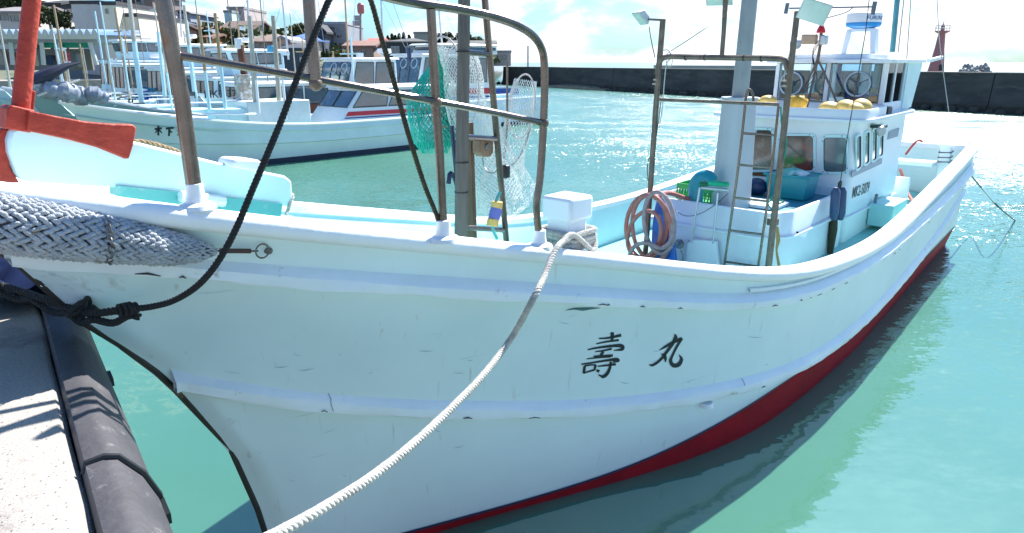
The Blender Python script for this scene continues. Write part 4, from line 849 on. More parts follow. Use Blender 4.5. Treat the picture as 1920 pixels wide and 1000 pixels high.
# hose coil and blue bag on the gantry post
HC = empty('hose_coil', at_s(1215,480,6.3)); tag(HC, 'faded pink hose coiled and hung on the left post of the lamp gantry', 'hose')
def coil(cx, cy, rx, ry, s_, rot=0, a0=0, a1=2*math.pi, n=34, ds=0.):
    out = []
    for i in range(n+1):
        a = lerp(a0, a1, i/n); x, y = rx*math.cos(a), ry*math.sin(a); out.append(at_s(cx+x*math.cos(rot)-y*math.sin(rot), cy+x*math.sin(rot)+y*math.cos(rot), s_+ds*i/n))
    return out
for cx, cy, rx, ry, s_, rot, mt in ((1212,425,38,60,6.34,.08,pinkhose),(1222,428,36,62,6.30,-.12,pinkhose),(1236,418,28,58,6.25,-.1,M('purple_hose', (.40,.24,.25), .55, var=.3, scale=16)),(1208,440,30,45,6.28,.3,pinkhose)):
    m = MB(); m.tube(coil(cx, cy, rx, ry, s_, rot), .024, 9); m.build('hose_turn', mt, HC)
m = MB(); m.tube(smooth_curve([at_s(1175,490,6.2), at_s(1190,462,6.2), at_s(1215,456,6.2), at_s(1240,466,6.2), at_s(1258,450,6.22), at_s(1262,420,6.24)], 6), .023, 9); m.build('hose_turn', M('purple_hose', (.28,.17,.19), .55), HC)
m = MB(); m.tube(smooth_curve([at_s(1228,372,6.3), at_s(1250,362,6.5), at_s(1275,368,6.8), at_s(1299,377,6.9)], 6), .026, 9); m.build('hose_end', pinkhose, HC)
m = MB(); rows = []
for i, (v, hw) in enumerate(((368,3),(378,8),(400,15),(430,20),(455,22),(478,24),(495,22))):
    cx = 1236+i*2.2; rows.append([at_s(cx+hw*math.cos(a)*(1+.08*math.sin(3*a+i)), v+2*math.sin(a), 6.44+.05*math.sin(a)) for a in [2*math.pi*k/16 for k in range(16)]])
m.grid(rows, close=True); o = m.build('blue_bag', bluep, ang=80); tag(o, 'bright blue plastic bag hanging behind the pink hose coil', 'bag')
# crate on the hold deck
cc = sb(at_s(1336, 368, 7.35)); CR = empty('green_crate', S(7.35, cc[1], 1.40), PHI); tag(CR, 'green plastic crate with slotted sides behind the teal ventilator', 'crate')
hw, hd, z0, z1 = .36, .20, 1.40, 1.62
for (sa, ba, sb2, bb2) in ((7.35-hd, cc[1]-hw, 7.35-hd, cc[1]+hw), (7.35+hd, cc[1]-hw, 7.35+hd, cc[1]+hw), (7.35-hd, cc[1]-hw, 7.35+hd, cc[1]-hw), (7.35-hd, cc[1]+hw, 7.35+hd, cc[1]+hw)):
    m = MB(); a, b = S(sa, ba, 0), S(sb2, bb2, 0)
    for zz, hh in ((z0+.02,.04),(z1-.03,.06)): m.bar(a+Vector((0,0,zz)), b+Vector((0,0,zz)), .018, hh)
    L = (b-a).length; nb = int(L/.035)
    for k in range(nb+1):
        p = a.lerp(b, k/nb); q_ = a.lerp(b, min(1, k/nb+.035/L)); m.bar(p+Vector((0,0,z0+.04)), (q_ if k % 2 else p)+Vector((0,0,z1-.05)), .012, .012)
    m.build('crate_side', green, CR)
m = MB(); m.box(S(7.35, cc[1], 1.412), (2*hd, 2*hw, .02), HX, NX); m.build('crate_floor', green, CR)
# teal tub with a folded aqua cloth
tc_ = sb(at_s(1484, 350, 8.3)); TB = empty('fish_tub', S(8.3, tc_[1], 1.40), PHI); tag(TB, 'teal plastic fish tub in front of the cabin windows', 'tub')
m = MB(); a, b = .20, .26; z0, z1 = 1.40, sb(at_s(1484,326,8.3))[2]
m.hexa([S(8.3+x*a*.85, tc_[1]+y*b*.88, z0) for x, y in ((-1,-1),(-1,1),(1,1),(1,-1))]+[S(8.3+x*a, tc_[1]+y*b, z1) for x, y in ((-1,-1),(-1,1),(1,1),(1,-1))]); m.build('tub_body', tealp, TB, bevel=.02)
m = MB(); m.tube([S(8.3+x*(a+.012), tc_[1]+y*(b+.012), z1) for x, y in ((-1,-1),(-1,1),(1,1),(1,-1))], .016, 6, closed=True); m.build('tub_rim', tealp, TB)
m = MB(); rows = [[S(8.3+.16*math.cos(a)*k+.02, tc_[1]+.20*math.sin(a)*k*(1+.1*math.sin(3*a)), z1+.02+.05*(1-k)+.012*math.sin(5*a)) for a in [2*math.pi*i/18 for i in range(18)]] for k in (.05,.4,.7,.95,1.0)]; rows.append([p-Vector((0,0,.02)) for p in rows[-1]])
m.grid(rows, close=True); o = m.build('folded_cloth', M('aqua_cloth', (.2,.62,.52), .8, var=.3, scale=5, dirt=(.8,.82,.82), dcov=.5, dscale=3), ang=80); tag(o, 'crumpled white and aqua cloth lying on the teal fish tub', 'cloth')
# flat white board and rope on the hold deck
m = MB(); c0 = sb(at_s(1418, 384, 7.6)); m.box(S(7.55, c0[1]+.05, 1.425), (.42, .55, .04), HX, NX); o = m.build('foam_board', white, bevel=.01); tag(o, 'flat white board lying on the blue hold deck behind the ladder', 'board')
m = MB(); c0 = sb(at_s(1412, 362, 8.1)); m.ball(S(8.2, c0[1], 1.50), .12, 14, 9, (1.1,1.3,.9)); o = m.build('navy_float', M('navy', (.01,.03,.10), .45)); tag(o, 'dark navy rounded float beside the green crate near the cabin', 'float')
m = MB(); c0 = at_s(1348, 305, 8.6)
# floats in the roof tray
fl = [(1421,190,.075,0),(1440,189,.115,.0),(1556,203,.13,1),(1588,200,.125,2),(1606,204,.10,3),(1617,199,.115,4)]
fl_l = ['pale yellow float lying in the roof tray, leftmost beside the funnel','yellow float in the roof tray between funnel and gantry post','large yellow float in the roof tray just right of the lamp tripod','mottled yellow float in the roof tray, second from the tripod','small pale yellow float half hidden in the roof tray','yellow float at the right end of the roof tray below the round screen']
for (u, v, r, k), lb in zip(fl, fl_l):
    c_ = at_s(u, v, 9.0 if k not in (3,) else 8.9); m = MB(); m.ball(c_, r, 16, 10, (1,1.0,.62), Matrix.Rotation(.15*k, 3, 'X')); 
    o = m.build('float', yellow); tag(o, lb, 'float', 'yellow floats in the roof tray')
c_ = at_s(1496, 192, 9.0); m = MB(); m.ball(c_, .135, 14, 10, (.9,1,.75)); 
for i, v_ in enumerate(m.v): p = Vector(v_); m.v[i] = tuple(p+(p-c_)*.12*math.sin(p.x*40)*math.cos(p.z*35+p.y*22))
o = m.build('yellow_sack', M('orange_sack', (.62,.36,.04), .6, var=.3, scale=8), ang=80); tag(o, 'crumpled orange yellow sack in the roof tray left of the lamp tripod', 'sack')
m = MB(); m.box(at_b(1659,209,.80), (.22,.13,.125), HX, NX); o = m.build('black_case', black, bevel=.02); tag(o, 'black box standing at the corner of the cabin roof', 'box')
m = MB(); m.tube(smooth_curve([at_s(1340,305,7.6), at_s(1345,330,7.6)],2), .004, 4)
# paddles / fenders tied at the corner of the hold
NF = empty('hanging_fenders', at_b(1575,420,.9)); tag(NF, 'pair of narrow navy blue fenders hung beside the cabin front corner', 'fender')
for u0, u1 in ((1568,1563),(1580,1576)):
    m = MB(); m.tube([at_b(u0,352,.93), at_b(u0-1,360,.93), at_b(u1+1,400,.93), at_b(u1,412,.93)], [.025,.05,.05,.03], 10); m.build('fender_tube', M('navy_fender', (.03,.07,.16), .45, var=.25), NF)
m = MB(); m.tube([at_b(1574,352,.93), at_b(1590,250,.97), at_b(1623,60,1.0), at_b(1634,-40,1.0)], .005, 5); m.build('hanging_line', black, NF)
m = MB(); 
for k in range(4): m.tube([at_b(1574,350,.93)+(HX*math.cos(a)*.05+Vector((0,0,1))*(math.sin(a)*.03+.012*k)) for a in [2*math.pi*i/12 for i in range(12)]], .007, 5, closed=True)
m.build('lashing', ropeblack, NF)
m = MB(); m.tube([at_b(1564,405,.86), at_b(1562,430,.86), at_b(1556,475,.86)], [.04,.05,.035], 10); o = m.build('oily_rag', M('oily_brown', (.05,.04,.02), .8)); tag(o, 'dark brown rag hanging below the navy fenders behind the gunwale', 'rag')
# stern hoses and line to the water
o = rod(smooth_curve([at_s(1688,318,12.1), at_s(1694,335,12.0), at_s(1700,358,11.9), at_s(1712,380,11.7)], 5), .026, pinkhose, 'hose', None); tag(o, 'faded pink hose hanging in the stern well behind the cabin', 'hose')
o = rod(smooth_curve([at_s(1698,290,12.9), at_s(1712,272,12.9), at_s(1722,263,13.0), at_s(1729,266,13.1)], 5), .018, M('red_hose', (.45,.05,.05), .5), 'hose', None); tag(o, 'short red hose arching over the transom beside the stern bench', 'hose')
o = rod(smooth_curve([at_s(1815,323,13.25), at(1840,352,12.6), at(1872,388,11.2), atz(1905,415,-.05)], 6), .012, M('teal_rope', (.02,.12,.13), .7), 'stern_line', None); tag(o, 'thin dark green rope from the stern corner into the water', 'rope')
o = laid_rope(smooth_curve([q(1464,200), q(1466,235), q(1474,262), q(1472,290), q(1456,330), q(1460,360), q(1444,372), q(1470,378), q(1450,384), q(1462,372), q(1440,380), q(1452,400)], 5), .008, .04, 'rope', M('green_rope', (.01,.27,.2), .7)); tag(o, 'thin teal green rope tangled round the right gantry post and the ladder', 'rope')
o = rod([at_s(1345,470,7.2), at_s(1345,470,7.2)+Vector((0,0,.01))], .003, black, 'x', None); bpy.data.objects.remove(o)
o = rod([q(1342,395,7.0), at_s(1368,360,7.4), at_s(1418,245,8.6)], .012, M('pale_metal', (.55,.55,.58), .35), 'boat_hook', None); tag(o, 'pale grey pole leaning from the hold deck against the cabin window', 'pole')
# ------------------------------------------------------------------ nets hung by the foredeck ladder
def net(rings, nu, nv, th, mat, name, parent=None, swirl=1.):
    """rings [(u,v,hw_px,hh, b)] -> diamond mesh on a drooping bag"""
    R = []
    tt = np.linspace(0, 1, len(rings)); A_ = np.array(rings, float)
    for i in range(nv+1):
        t = i/nv; u, v, hw, tilt, b = [float(np.interp(t, tt, A_[:, k])) for k in range(5)]
        row = []
        for k in range(nu):
            a = 2*math.pi*(k+.5*(i % 2))/nu; jx = .10*math.sin(3*a+v*.06)+rnd.uniform(-.035,.035)
            row.append(at_b(u+hw*math.cos(a)*(1+jx), v+tilt*math.cos(a)+rnd.uniform(-1.,1.), b+hw*.0034*.6*math.sin(a)))
        R.append(row)
    mb = MB()
    for i in range(nv):
        for k in range(nu):
            k2 = (k+1) % nu if i % 2 else (k-1) % nu
            mb.tube([R[i][k], R[i+1][k]], th, 3, caps=False); mb.tube([R[i][k], R[i+1][k2]], th, 3, caps=False)
    return mb.build(name, mat, parent, ang=80, fix=False)
gn = M('green_net_twine', (.02,.52,.38), .7, var=.3, scale=9); wn = M('white_net_twine', (.74,.74,.70), .8, var=.15)
GNt = empty('green_net', at_b(815,290,-.5)); tag(GNt, 'turquoise green fishing net bundled and hanging behind the bow railing', 'fishing net')
net([(822,92,5,0,-.5),(820,120,14,0,-.5),(812,150,27,0,-.5),(806,185,38,0,-.5),(806,225,42,0,-.5),(812,262,38,0,-.5),(818,288,22,0,-.5)], 30, 34, .0030, gn, 'net_layer', GNt)
net([(820,100,4,0,-.52),(812,150,20,0,-.5),(808,190,30,0,-.52),(814,240,32,0,-.5),(818,275,22,0,-.5)], 20, 26, .0034, gn, 'net_layer', GNt)
net([(822,150,8,0,-.45),(832,190,18,0,-.45),(838,230,20,0,-.45),(838,262,14,0,-.45)], 14, 18, .003, gn, 'net_layer', GNt)
m = MB()
for k in range(26):
    a = rnd.uniform(0, 6.28); p = at_b(822+rnd.uniform(-14,20), 225+rnd.uniform(-38,38), -.50+rnd.uniform(-.08,.08)); m.tube([p, p+Vector((rnd.uniform(-.07,.07), rnd.uniform(-.05,.05), rnd.uniform(-.07,.03))), p+Vector((rnd.uniform(-.1,.1), rnd.uniform(-.05,.05), rnd.uniform(-.12,.0)))], .005, 4)
stuff(m.build('rusty_twine', M('rusty_twine', (.36,.18,.13), .8), GNt))
WN = empty('white_net', at_b(930,410,-.4)); tag(WN, 'white landing nets on hoops hanging between the wooden post and the railing', 'fishing net')
net([(858,92,34,4,-.45),(862,120,36,2,-.45),(872,170,36,0,-.42),(890,230,40,0,-.4),(915,290,52,0,-.4),(935,345,62,0,-.4),(938,385,58,0,-.4),(932,408,36,0,-.4)], 44, 62, .0020, wn, 'net_bag', WN)
net([(985,150,20,3,-.42),(980,195,25,3,-.42),(968,240,26,2,-.42),(950,300,34,0,-.4),(935,350,40,0,-.4),(925,400,32,0,-.4)], 30, 44, .0018, wn, 'net_bag', WN)
net([(862,150,16,0,-.4),(850,200,14,0,-.4),(858,250,12,0,-.4)], 14, 16, .0025, wn, 'net_bag', WN)
net([(900,260,18,0,-.3),(920,320,42,0,-.3),(932,370,46,0,-.3),(930,400,30,0,-.3)], 26, 34, .0018, wn, 'net_bag', WN)
hoopm = M('hoop', (.62,.52,.5), .5, var=.2)
def hoop(cx, cy, rx, ry, rot, r, b=-.42, par=WN, nm='hoop', mt=hoopm):
    m = MB(); pts = []
    for i in range(40):
        a = 2*math.pi*i/40; x, y = rx*math.cos(a), ry*math.sin(a); pts.append(at_b(cx+x*math.cos(rot)-y*math.sin(rot), cy+x*math.sin(rot)+y*math.cos(rot), b+.12*math.cos(a)))
    m.tube(pts, r, 6, closed=True); return m.build(nm, mt, par)
hoop(979,200,24,61,.12,.007); hoop(862,165,36,82,.0,.006); hoop(838,120,26,52,-.2,.007)
m = MB(); m.tube(smooth_curve([at_b(997,228,-.4), at_b(985,270,-.4), at_b(965,305,-.4), at_b(940,318,-.4)], 6), .009, 6); m.build('net_handle', M('grey_rope', (.3,.3,.28), .7), WN)
m = MB(); m.tube([at_b(951,115,-.4), at_b(951,230,-.4), at_b(944,320,-.4)], .010, 6); m.build('net_handle', rustpipe, WN)
hoop(922,295,17,30,.0,.004, b=.2, nm='wire_hoop', mt=chainm)
m = MB(); m.tube([at_b(847,236,0), at_b(853,300,0), at_b(862,390,0)], [.014,.014,.012], 8); m.tube(smooth_curve([at_b(862,395,0), at_b(856,345,0), at_b(845,325,0), at_b(841,345,0)],4), .016, 7); o = m.build('gaff', M('black_blue', (.012,.02,.06), .4)); tag(o, 'dark blue gaff hook leaning on the wooden post beside the green net', 'gaff')
m = MB(); m.poly([at_b(u, v, .30) for u, v in ((893,262),(918,262),(918,286),(912,294),(900,294),(893,286))], .07, NX); PB = m.build('pulley_block', M('block_wood', (.28,.17,.10), .6, var=.3, scale=14), bevel=.008); tag(PB, 'brown wooden pulley block hanging from the middle rung of the foredeck ladder', 'pulley')
m = MB(); m.lathe([(.018,-.045),(.022,-.04),(.022,.04),(.018,.045)], at_b(906,274,.30), 12, NX); o = m.build('sheave', chainm, PB)
YF = empty('yellow_floats_bundle', at_b(925,440,.5)); tag(YF, 'yellow float with a blue band tied at the foot of the ladder', 'float')
m = MB(); m.tube([at_b(932,378,.5), at_b(931,392,.5)], .036, 10); m.tube([at_b(925,410,.5), at_b(923,424,.5)], .038, 10); m.build('yellow_piece', yellow, YF, bevel=.004)
m = MB(); m.tube([at_b(931,391,.5), at_b(926,411,.5)], .037, 10); m.build('blue_band', M('violet_band', (.16,.18,.5), .5), YF)
m = MB(); m.tube(smooth_curve([at_b(938,360,.5), at_b(930,380,.5), at_b(924,425,.5), at_b(932,448,.5)], 5), .010, 6); m.build('tie_cord', M('teal_cord', (.1,.4,.4), .7), YF)
m = MB(); m.box(at_b(948,322,.2), (.05,.05,.09), HX, NX); o = m.build('black_float', black, bevel=.012); tag(o, 'small black block hanging on a grey line right of the foredeck ladder', 'float')
# blue tarpaulin bunched on the quay fender behind the stem
m = MB(); base = atz(90, 560, QZ); rows = []
for i in range(15):
    r_ = []
    for j in range(13):
        x = (j/12-.5)*.75; y = (i/14)*1.1; P = base+qn*(x+.12)+qd*(y-.2); zz = .10+.05*math.sin(i*1.3+j*.7)+.04*math.sin(j*1.9-i*.6)-.25*max(0, x-.12)*2.2; r_.append(P+Vector((0,0,zz)))
    rows.append(r_)
m.grid(rows); o = m.build('blue_tarpaulin', M('navy_tarp', (.005,.012,.045), .9, spec=.1, var=.4, scale=6), ang=80, fix=False); md = o.modifiers.new('solid','SOLIDIFY'); md.thickness = .006; tag(o, 'crumpled dark blue tarpaulin lying on the quay edge behind the stem', 'tarpaulin')
# ------------------------------------------------------------------ breakwater, lighthouse, land
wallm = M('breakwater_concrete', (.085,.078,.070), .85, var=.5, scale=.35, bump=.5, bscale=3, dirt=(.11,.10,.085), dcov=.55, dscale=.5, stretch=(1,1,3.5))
wa, wb = Vector((4.2,90.5,0)), Vector((60,-13.5,0)); wd = (wb-wa).normalized(); wa = wa-wd*12.; wn_ = Vector((-wd.y, wd.x, 0)); 
if wn_.y < 0: wn_ = -wn_
BW = empty('breakwater', wa); tag(BW, 'long dark concrete breakwater wall closing the harbour basin', 'breakwater')
L_ = (wb-wa).length; nb = 20
for i in range(nb):
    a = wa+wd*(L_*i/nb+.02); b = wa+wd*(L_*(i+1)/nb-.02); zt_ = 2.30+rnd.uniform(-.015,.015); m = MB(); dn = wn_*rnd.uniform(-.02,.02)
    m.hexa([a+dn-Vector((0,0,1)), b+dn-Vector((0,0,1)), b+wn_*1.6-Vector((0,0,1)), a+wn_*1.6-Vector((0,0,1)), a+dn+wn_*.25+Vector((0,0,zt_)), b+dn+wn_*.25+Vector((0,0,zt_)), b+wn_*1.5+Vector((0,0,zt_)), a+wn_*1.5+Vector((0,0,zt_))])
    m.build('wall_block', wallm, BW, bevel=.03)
    m = MB(); o1 = -wn_*.012+dn; ht = .42+rnd.uniform(-.04,.04)
    m.hexa([a+o1-Vector((0,0,1)), b+o1-Vector((0,0,1)), b+wn_*.3-Vector((0,0,1)), a+wn_*.3-Vector((0,0,1)), a+o1+wn_*.04+Vector((0,0,ht)), b+o1+wn_*.04+Vector((0,0,ht)), b+wn_*.3+Vector((0,0,ht)), a+wn_*.3+Vector((0,0,ht))]); m.build('tide_band', M('tide_band', (.085,.065,.045), .9, var=.5, scale=1.5, dirt=(.03,.035,.02), dcov=.5, dscale=2), BW)
    m = MB(); m.hexa([a+dn+wn_*.2+Vector((0,0,zt_)), b+dn+wn_*.2+Vector((0,0,zt_)), b+wn_*1.6+Vector((0,0,zt_)), a+wn_*1.6+Vector((0,0,zt_)), a+dn+wn_*.2+Vector((0,0,zt_+.07)), b+dn+wn_*.2+Vector((0,0,zt_+.07)), b+wn_*1.6+Vector((0,0,zt_+.07)), a+wn_*1.6+Vector((0,0,zt_+.07))]); m.build('coping', M('coping', (.16,.15,.13), .9, var=.4, scale=1.), BW)
m = MB()
for i in range(160):
    a = wa+wd*(L_*(i+.5)/160)-wn_*rnd.uniform(.1,.7); m.ball(a+Vector((0,0,rnd.uniform(-.1,.14))), rnd.uniform(.2,.4), 6, 4, (1.2,1,.7), Matrix.Rotation(rnd.uniform(0,3),3,'Z'))
stuff(m.build('foot_stones', M('foot_stone', (.09,.075,.055), .9, var=.5), BW))
p0, p1 = wa+wd*12.5-wn_*1.0, wa+wd*26-wn_*.7; m = MB(); n_ = 16; rows = []
for i in range(n_+1):
    p = p0.lerp(p1, i/n_); k = math.sin(math.pi*min(1, i/n_*.98+.01))**.4; rows.append([p-wn_*k*.6-Vector((0,0,.3)), p-wn_*k*.3+Vector((0,0,.28*k+rnd.uniform(-.03,.03))), p+wn_*1.3+Vector((0,0,.45*k))])
m.grid(rows); m.build('foot_ledge', M('sandy_ledge', (.34,.26,.16), .9, var=.4, scale=2.), BW)
# outer pier behind the wall
pier = M('pale_pier', (.42,.38,.33), .8, var=.2, scale=.6)
m = MB(); P0, P1 = at(1240,150,150), at(1460,150,135)
m.hexa([P0*1-Vector((0,0,P0.z+.5)), P1-Vector((0,0,P1.z+.5)), P1+Vector((0,9,-P1.z-.5)), P0+Vector((0,9,-P0.z-.5)), Vector((P0.x,P0.y,2.3)), Vector((P1.x,P1.y,2.3)), Vector((P1.x,P1.y+9,2.3)), Vector((P0.x,P0.y+9,2.3))]); o = m.build('outer_pier', pier); tag(o, 'low pale pier showing beyond the dark breakwater near the mast', 'pier')
# lighthouse
LH = at(1757, 118, 100.); LH.z = 1.5; lh = empty('lighthouse', LH); tag(lh, 'small red lighthouse standing behind the breakwater', 'lighthouse')
lred = M('lighthouse_red', (.50,.17,.16), .6, var=.12)
k = 100/1300/1.02
m = MB(); cx = at(1768, 62, 100.); dxt = cx.x-LH.x
m.lathe([(1.2,-1.5),(1.15,-.3),(.92,1.1),(.62,3.2),(.44,5.2)], LH, 8); m.build('tower', lred, lh, ang=20)
m = MB(); m.lathe([(.50,5.2),(.95,5.45),(.95,5.56),(.3,5.56)], LH, 8); m.build('gallery', lred, lh, ang=20)
m = MB()
for a in range(8):
    an = a*math.pi/4; p = LH+Vector((.9*math.cos(an),.9*math.sin(an),5.5)); m.tube([p, p+Vector((0,0,.75))], .03, 5)
for z in (5.9, 6.25): m.tube([LH+Vector((.9*math.cos(a),.9*math.sin(a),z)) for a in [i*math.pi/8 for i in range(16)]], .025, 5, closed=True)
m.build('railing', M('pale_rail', (.5,.45,.45), .5), lh)
m = MB(); m.lathe([(.22,5.5),(.22,6.1),(.28,6.15),(.12,6.4),(.05,6.5),(.04,7.0)], LH, 10); m.build('lantern', M('lantern_grey', (.25,.2,.2), .4), lh)
m = MB(); m.box(LH+Vector((.1,-1.0,.75)), (.5,.15,.8)); m.build('door', black, lh)
# rubble mound of blocks beyond the wall
tetra = M('tetrapod_grey', (.30,.30,.30), .9, var=.4)
MD = empty('tetrapod_mound', at(1822,130,110.)); tag(MD, 'grey mound of concrete tetrapods behind the breakwater right of the lighthouse', 'tetrapods'); m = MB()
for i in range(60):
    u = rnd.uniform(1800,1854); c0 = at(u, 132, 108+rnd.uniform(-3,3)); z = rnd.uniform(.5, 1.9+ (.55 if 1785 < u < 1850 else 0)); c0.z = z
    for k in range(4):
        d = Vector((rnd.uniform(-1,1),rnd.uniform(-1,1),rnd.uniform(-1,1))).normalized(); m.tube([c0, c0+d*.5], [.25,.16], 5)
stuff(m.build('tetrapods', tetra, MD))
# land at the left and behind the boats
landm = M('harbour_land', (.22,.2,.17), .95, var=.3, scale=.4, dirt=(.07,.11,.04), dcov=.5, dscale=.1)
def hz(x, y):
    az = 960+FPX*x/(y*.96+.1); vtop = float(np.interp(az, [-400,0,130,200,330,450,560,640,720,800,900,960], [-20,14,36,62,70,72,84,102,106,104,108,124])); d = max(0, y-(54+.62*(x+45)))
    cap = EYE+(116-vtop)/FPX*min(y, 120)*1.05
    return min(1.6+d*.16, max(1.6, cap))+.5*math.sin(x*.13)*math.sin(y*.09)*min(1, d/20)
def hz_old(x, y):
    d = max(0, y-(62+.55*(x+45))*1.0); d2 = d*(1 if x < -14 else max(0, 1-(x+14)/14))
    return 1.6+min(16, max(0, d2-4)*.13)+ .9*math.sin(x*.13)*math.sin(y*.09)*min(1, d2/20)
m = MB(); X_ = np.linspace(-190, -3, 70); Y_ = np.linspace(0, 1, 46); rows = []
for t in Y_:
    r_ = []
    for x in X_:
        y0 = 50+.62*(x+45) if x > -45 else 50+(x+45)*.15; y = y0+t*t*190; r_.append(Vector((x, y, hz(x, y) if t > 0 else -1)))
    rows.append(r_)
m.grid(rows); o = m.build('hillside', landm, ang=80); struct(o)
fq_ = MB(); 
for i in range(1):
    P = [Vector((-190, 27, 0)), Vector((-45, 50, 0)), Vector((-3.2, 76, 0))]
    fq_.grid([[p+Vector((0,-.6,-1)) for p in P], [p+Vector((0,-.6,1.62)) for p in P], [p+Vector((0,3,1.66)) for p in P]])
struct(fq_.build('far_quay', concrete, fix=False))
# apron of the near quay on the far left
# ------------------------------------------------------------------ buildings
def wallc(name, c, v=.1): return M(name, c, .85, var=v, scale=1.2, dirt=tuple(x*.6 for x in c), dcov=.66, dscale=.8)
winm = pane_mat('far_pane', (.05,.07,.09), (.14,.17,.2), 1.2, .15)
def house(label, u0, u1, vt, vb, Y, depth, col, roof='flat', rcol=(.05,.05,.06), rh=14, wins=(), yaw=0., cat='house', over=.35, nm='house', group=None, wcol=None):
    a, b = at(u0, vt, Y), at(u1, vt, Y); W_ = b.x-a.x; cx = (a.x+b.x)/2; zt_ = a.z; zb = at((u0+u1)/2, vb, Y).z; zb = min(zb, hz(cx, Y)-.3)
    X = Vector((math.cos(yaw), math.sin(yaw), 0)); Yv = Vector((-X.y, X.x, 0)); c0 = Vector((cx, Y, 0)); r0 = empty(nm, c0+Vector((0,0,max(zb,0)))); tag(r0, label, cat, group)
    def P(x, y, z): return c0+X*x+Yv*y+Vector((0,0,z))
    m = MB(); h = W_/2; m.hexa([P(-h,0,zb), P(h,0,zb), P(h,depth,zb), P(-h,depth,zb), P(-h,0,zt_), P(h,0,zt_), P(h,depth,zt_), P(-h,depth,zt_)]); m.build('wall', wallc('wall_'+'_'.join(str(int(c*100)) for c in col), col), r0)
    rhm = rh*Y/FPX; rm = M('roof_'+'_'.join(str(int(c*100)) for c in rcol), rcol, .8, var=.25, scale=2, bump=.4, bscale=14, stretch=(1,1,1))
    e = over; m = MB()
    if roof == 'flat': m.hexa([P(-h-.08,-.08,zt_+.0), P(h+.08,-.08,zt_), P(h+.08,depth+.08,zt_), P(-h-.08,depth+.08,zt_), P(-h-.08,-.08,zt_+.3), P(h+.08,-.08,zt_+.3), P(h+.08,depth+.08,zt_+.3), P(-h-.08,depth+.08,zt_+.3)])
    elif roof == 'gable_x':     # ridge parallel to the front
        for t in (0,1):
            y0, y1 = (-e, depth/2) if t == 0 else (depth+e, depth/2); q4 = [P(-h-e,y0,zt_-.1), P(h+e,y0,zt_-.1), P(h+e,y1,zt_+rhm), P(-h-e,y1,zt_+rhm)]; m.hexa(q4+[p+Vector((0,0,.22)) for p in q4])
        m.add([P(-h,0,zt_-.01), P(-h,depth,zt_-.01), P(-h,depth/2,zt_+rhm*.97), P(h,0,zt_-.01), P(h,depth,zt_-.01), P(h,depth/2,zt_+rhm*.97)], [(0,1,2),(3,5,4)])
    elif roof == 'gable_y':     # gable end to the front
        for sgn in (-1, 1):
            q4 = [P(sgn*(h+e),-e,zt_-.1), P(sgn*(h+e),depth+e,zt_-.1), P(0,depth+e,zt_+rhm), P(0,-e,zt_+rhm)]; m.hexa(q4+[p+Vector((0,0,.22)) for p in q4])
    elif roof == 'hip':
        k = min(h, depth/2)*.9; q4 = [P(-h-e,-e,zt_), P(h+e,-e,zt_), P(h+e,depth+e,zt_), P(-h-e,depth+e,zt_)]; t4 = [P(-h+k,depth/2-.05,zt_+rhm), P(h-k,depth/2-.05,zt_+rhm), P(h-k,depth/2+.05,zt_+rhm), P(-h+k,depth/2+.05,zt_+rhm)]; m.hexa(q4+t4); m.hexa([p-Vector((0,0,.15)) for p in q4]+q4)
    elif roof == 'vault':
        rows = [[P(lerp(-h-e,h+e,i/12), y, zt_+rhm*math.sin(math.pi*i/12)+.02) for i in range(13)] for y in (-e, depth+e)]; rows = [[p-Vector((0,0,.2)) for p in rows[0]]]+rows+[[p-Vector((0,0,.2)) for p in rows[1]]]; m.grid(rows)
    m.build('roof', rm, r0)
    if roof == 'gable_y':
        m = MB(); m.add([P(-h,.0,zt_), P(h,.0,zt_), P(0,.0,zt_+rhm*.96)], [(0,1,2)]); m.build('gable', wallc('wall_'+'_'.join(str(int(c*100)) for c in col), col), r0, fix=False)
    for (wu0, wv0, wu1, wv1) in wins:
        p, q_ = at(wu0, wv0, Y), at(wu1, wv1, Y); x0, x1 = p.x-cx, q_.x-cx; z1, z0 = p.z, q_.z; m = MB(); t = .06
        for bx in ((x0-t,x1+t,z1,z1+t),(x0-t,x1+t,z0-t,z0),(x0-t,x0,z0,z1),(x1,x1+t,z0,z1)): m.hexa([P(bx[0],-.09,bx[2]), P(bx[1],-.09,bx[2]), P(bx[1],.0,bx[2]), P(bx[0],.0,bx[2]), P(bx[0],-.09,bx[3]), P(bx[1],-.09,bx[3]), P(bx[1],0,bx[3]), P(bx[0],0,bx[3])])
        xm = (x0+x1)/2; m.hexa([P(xm-.03,-.06,z0), P(xm+.03,-.06,z0), P(xm+.03,-.02,z0), P(xm-.03,-.02,z0), P(xm-.03,-.06,z1), P(xm+.03,-.06,z1), P(xm+.03,-.02,z1), P(xm-.03,-.02,z1)])
        w_ = m.build('window', M('window_frame_far', wcol or (.35,.35,.34), .6), r0); m = MB(); m.add([P(x0,-.03,z0), P(x1,-.03,z0), P(x1,-.03,z1), P(x0,-.03,z1)], [(0,1,2,3)]); m.build('pane', winm, w_, fix=False)
    return r0
cream = (.62,.57,.50); grey = (.40,.38,.37)
house('tall windowless off white warehouse with a pale grey left side', 133, 187, 8, 118, 62, 14, (.56,.53,.50), yaw=0, cat='warehouse', nm='warehouse')
house('cream right face of the tall warehouse', 187, 217, 10, 118, 60, 8, (.72,.66,.54), cat='warehouse', nm='warehouse', wins=[(199,18,203,25)])  # right face of the same building, a separate block in a paler tone
house('lower cream block right of the tall warehouse', 218, 258, 32, 118, 61, 9, (.70,.62,.50), cat='warehouse', nm='warehouse')
house('dark brown house with grey slate roof above the warehouse', 224, 272, 2, 60, 92, 9, (.16,.11,.10), 'gable_x', (.05,.055,.09), 16, wins=[(232,8,240,20),(256,4,264,14)])
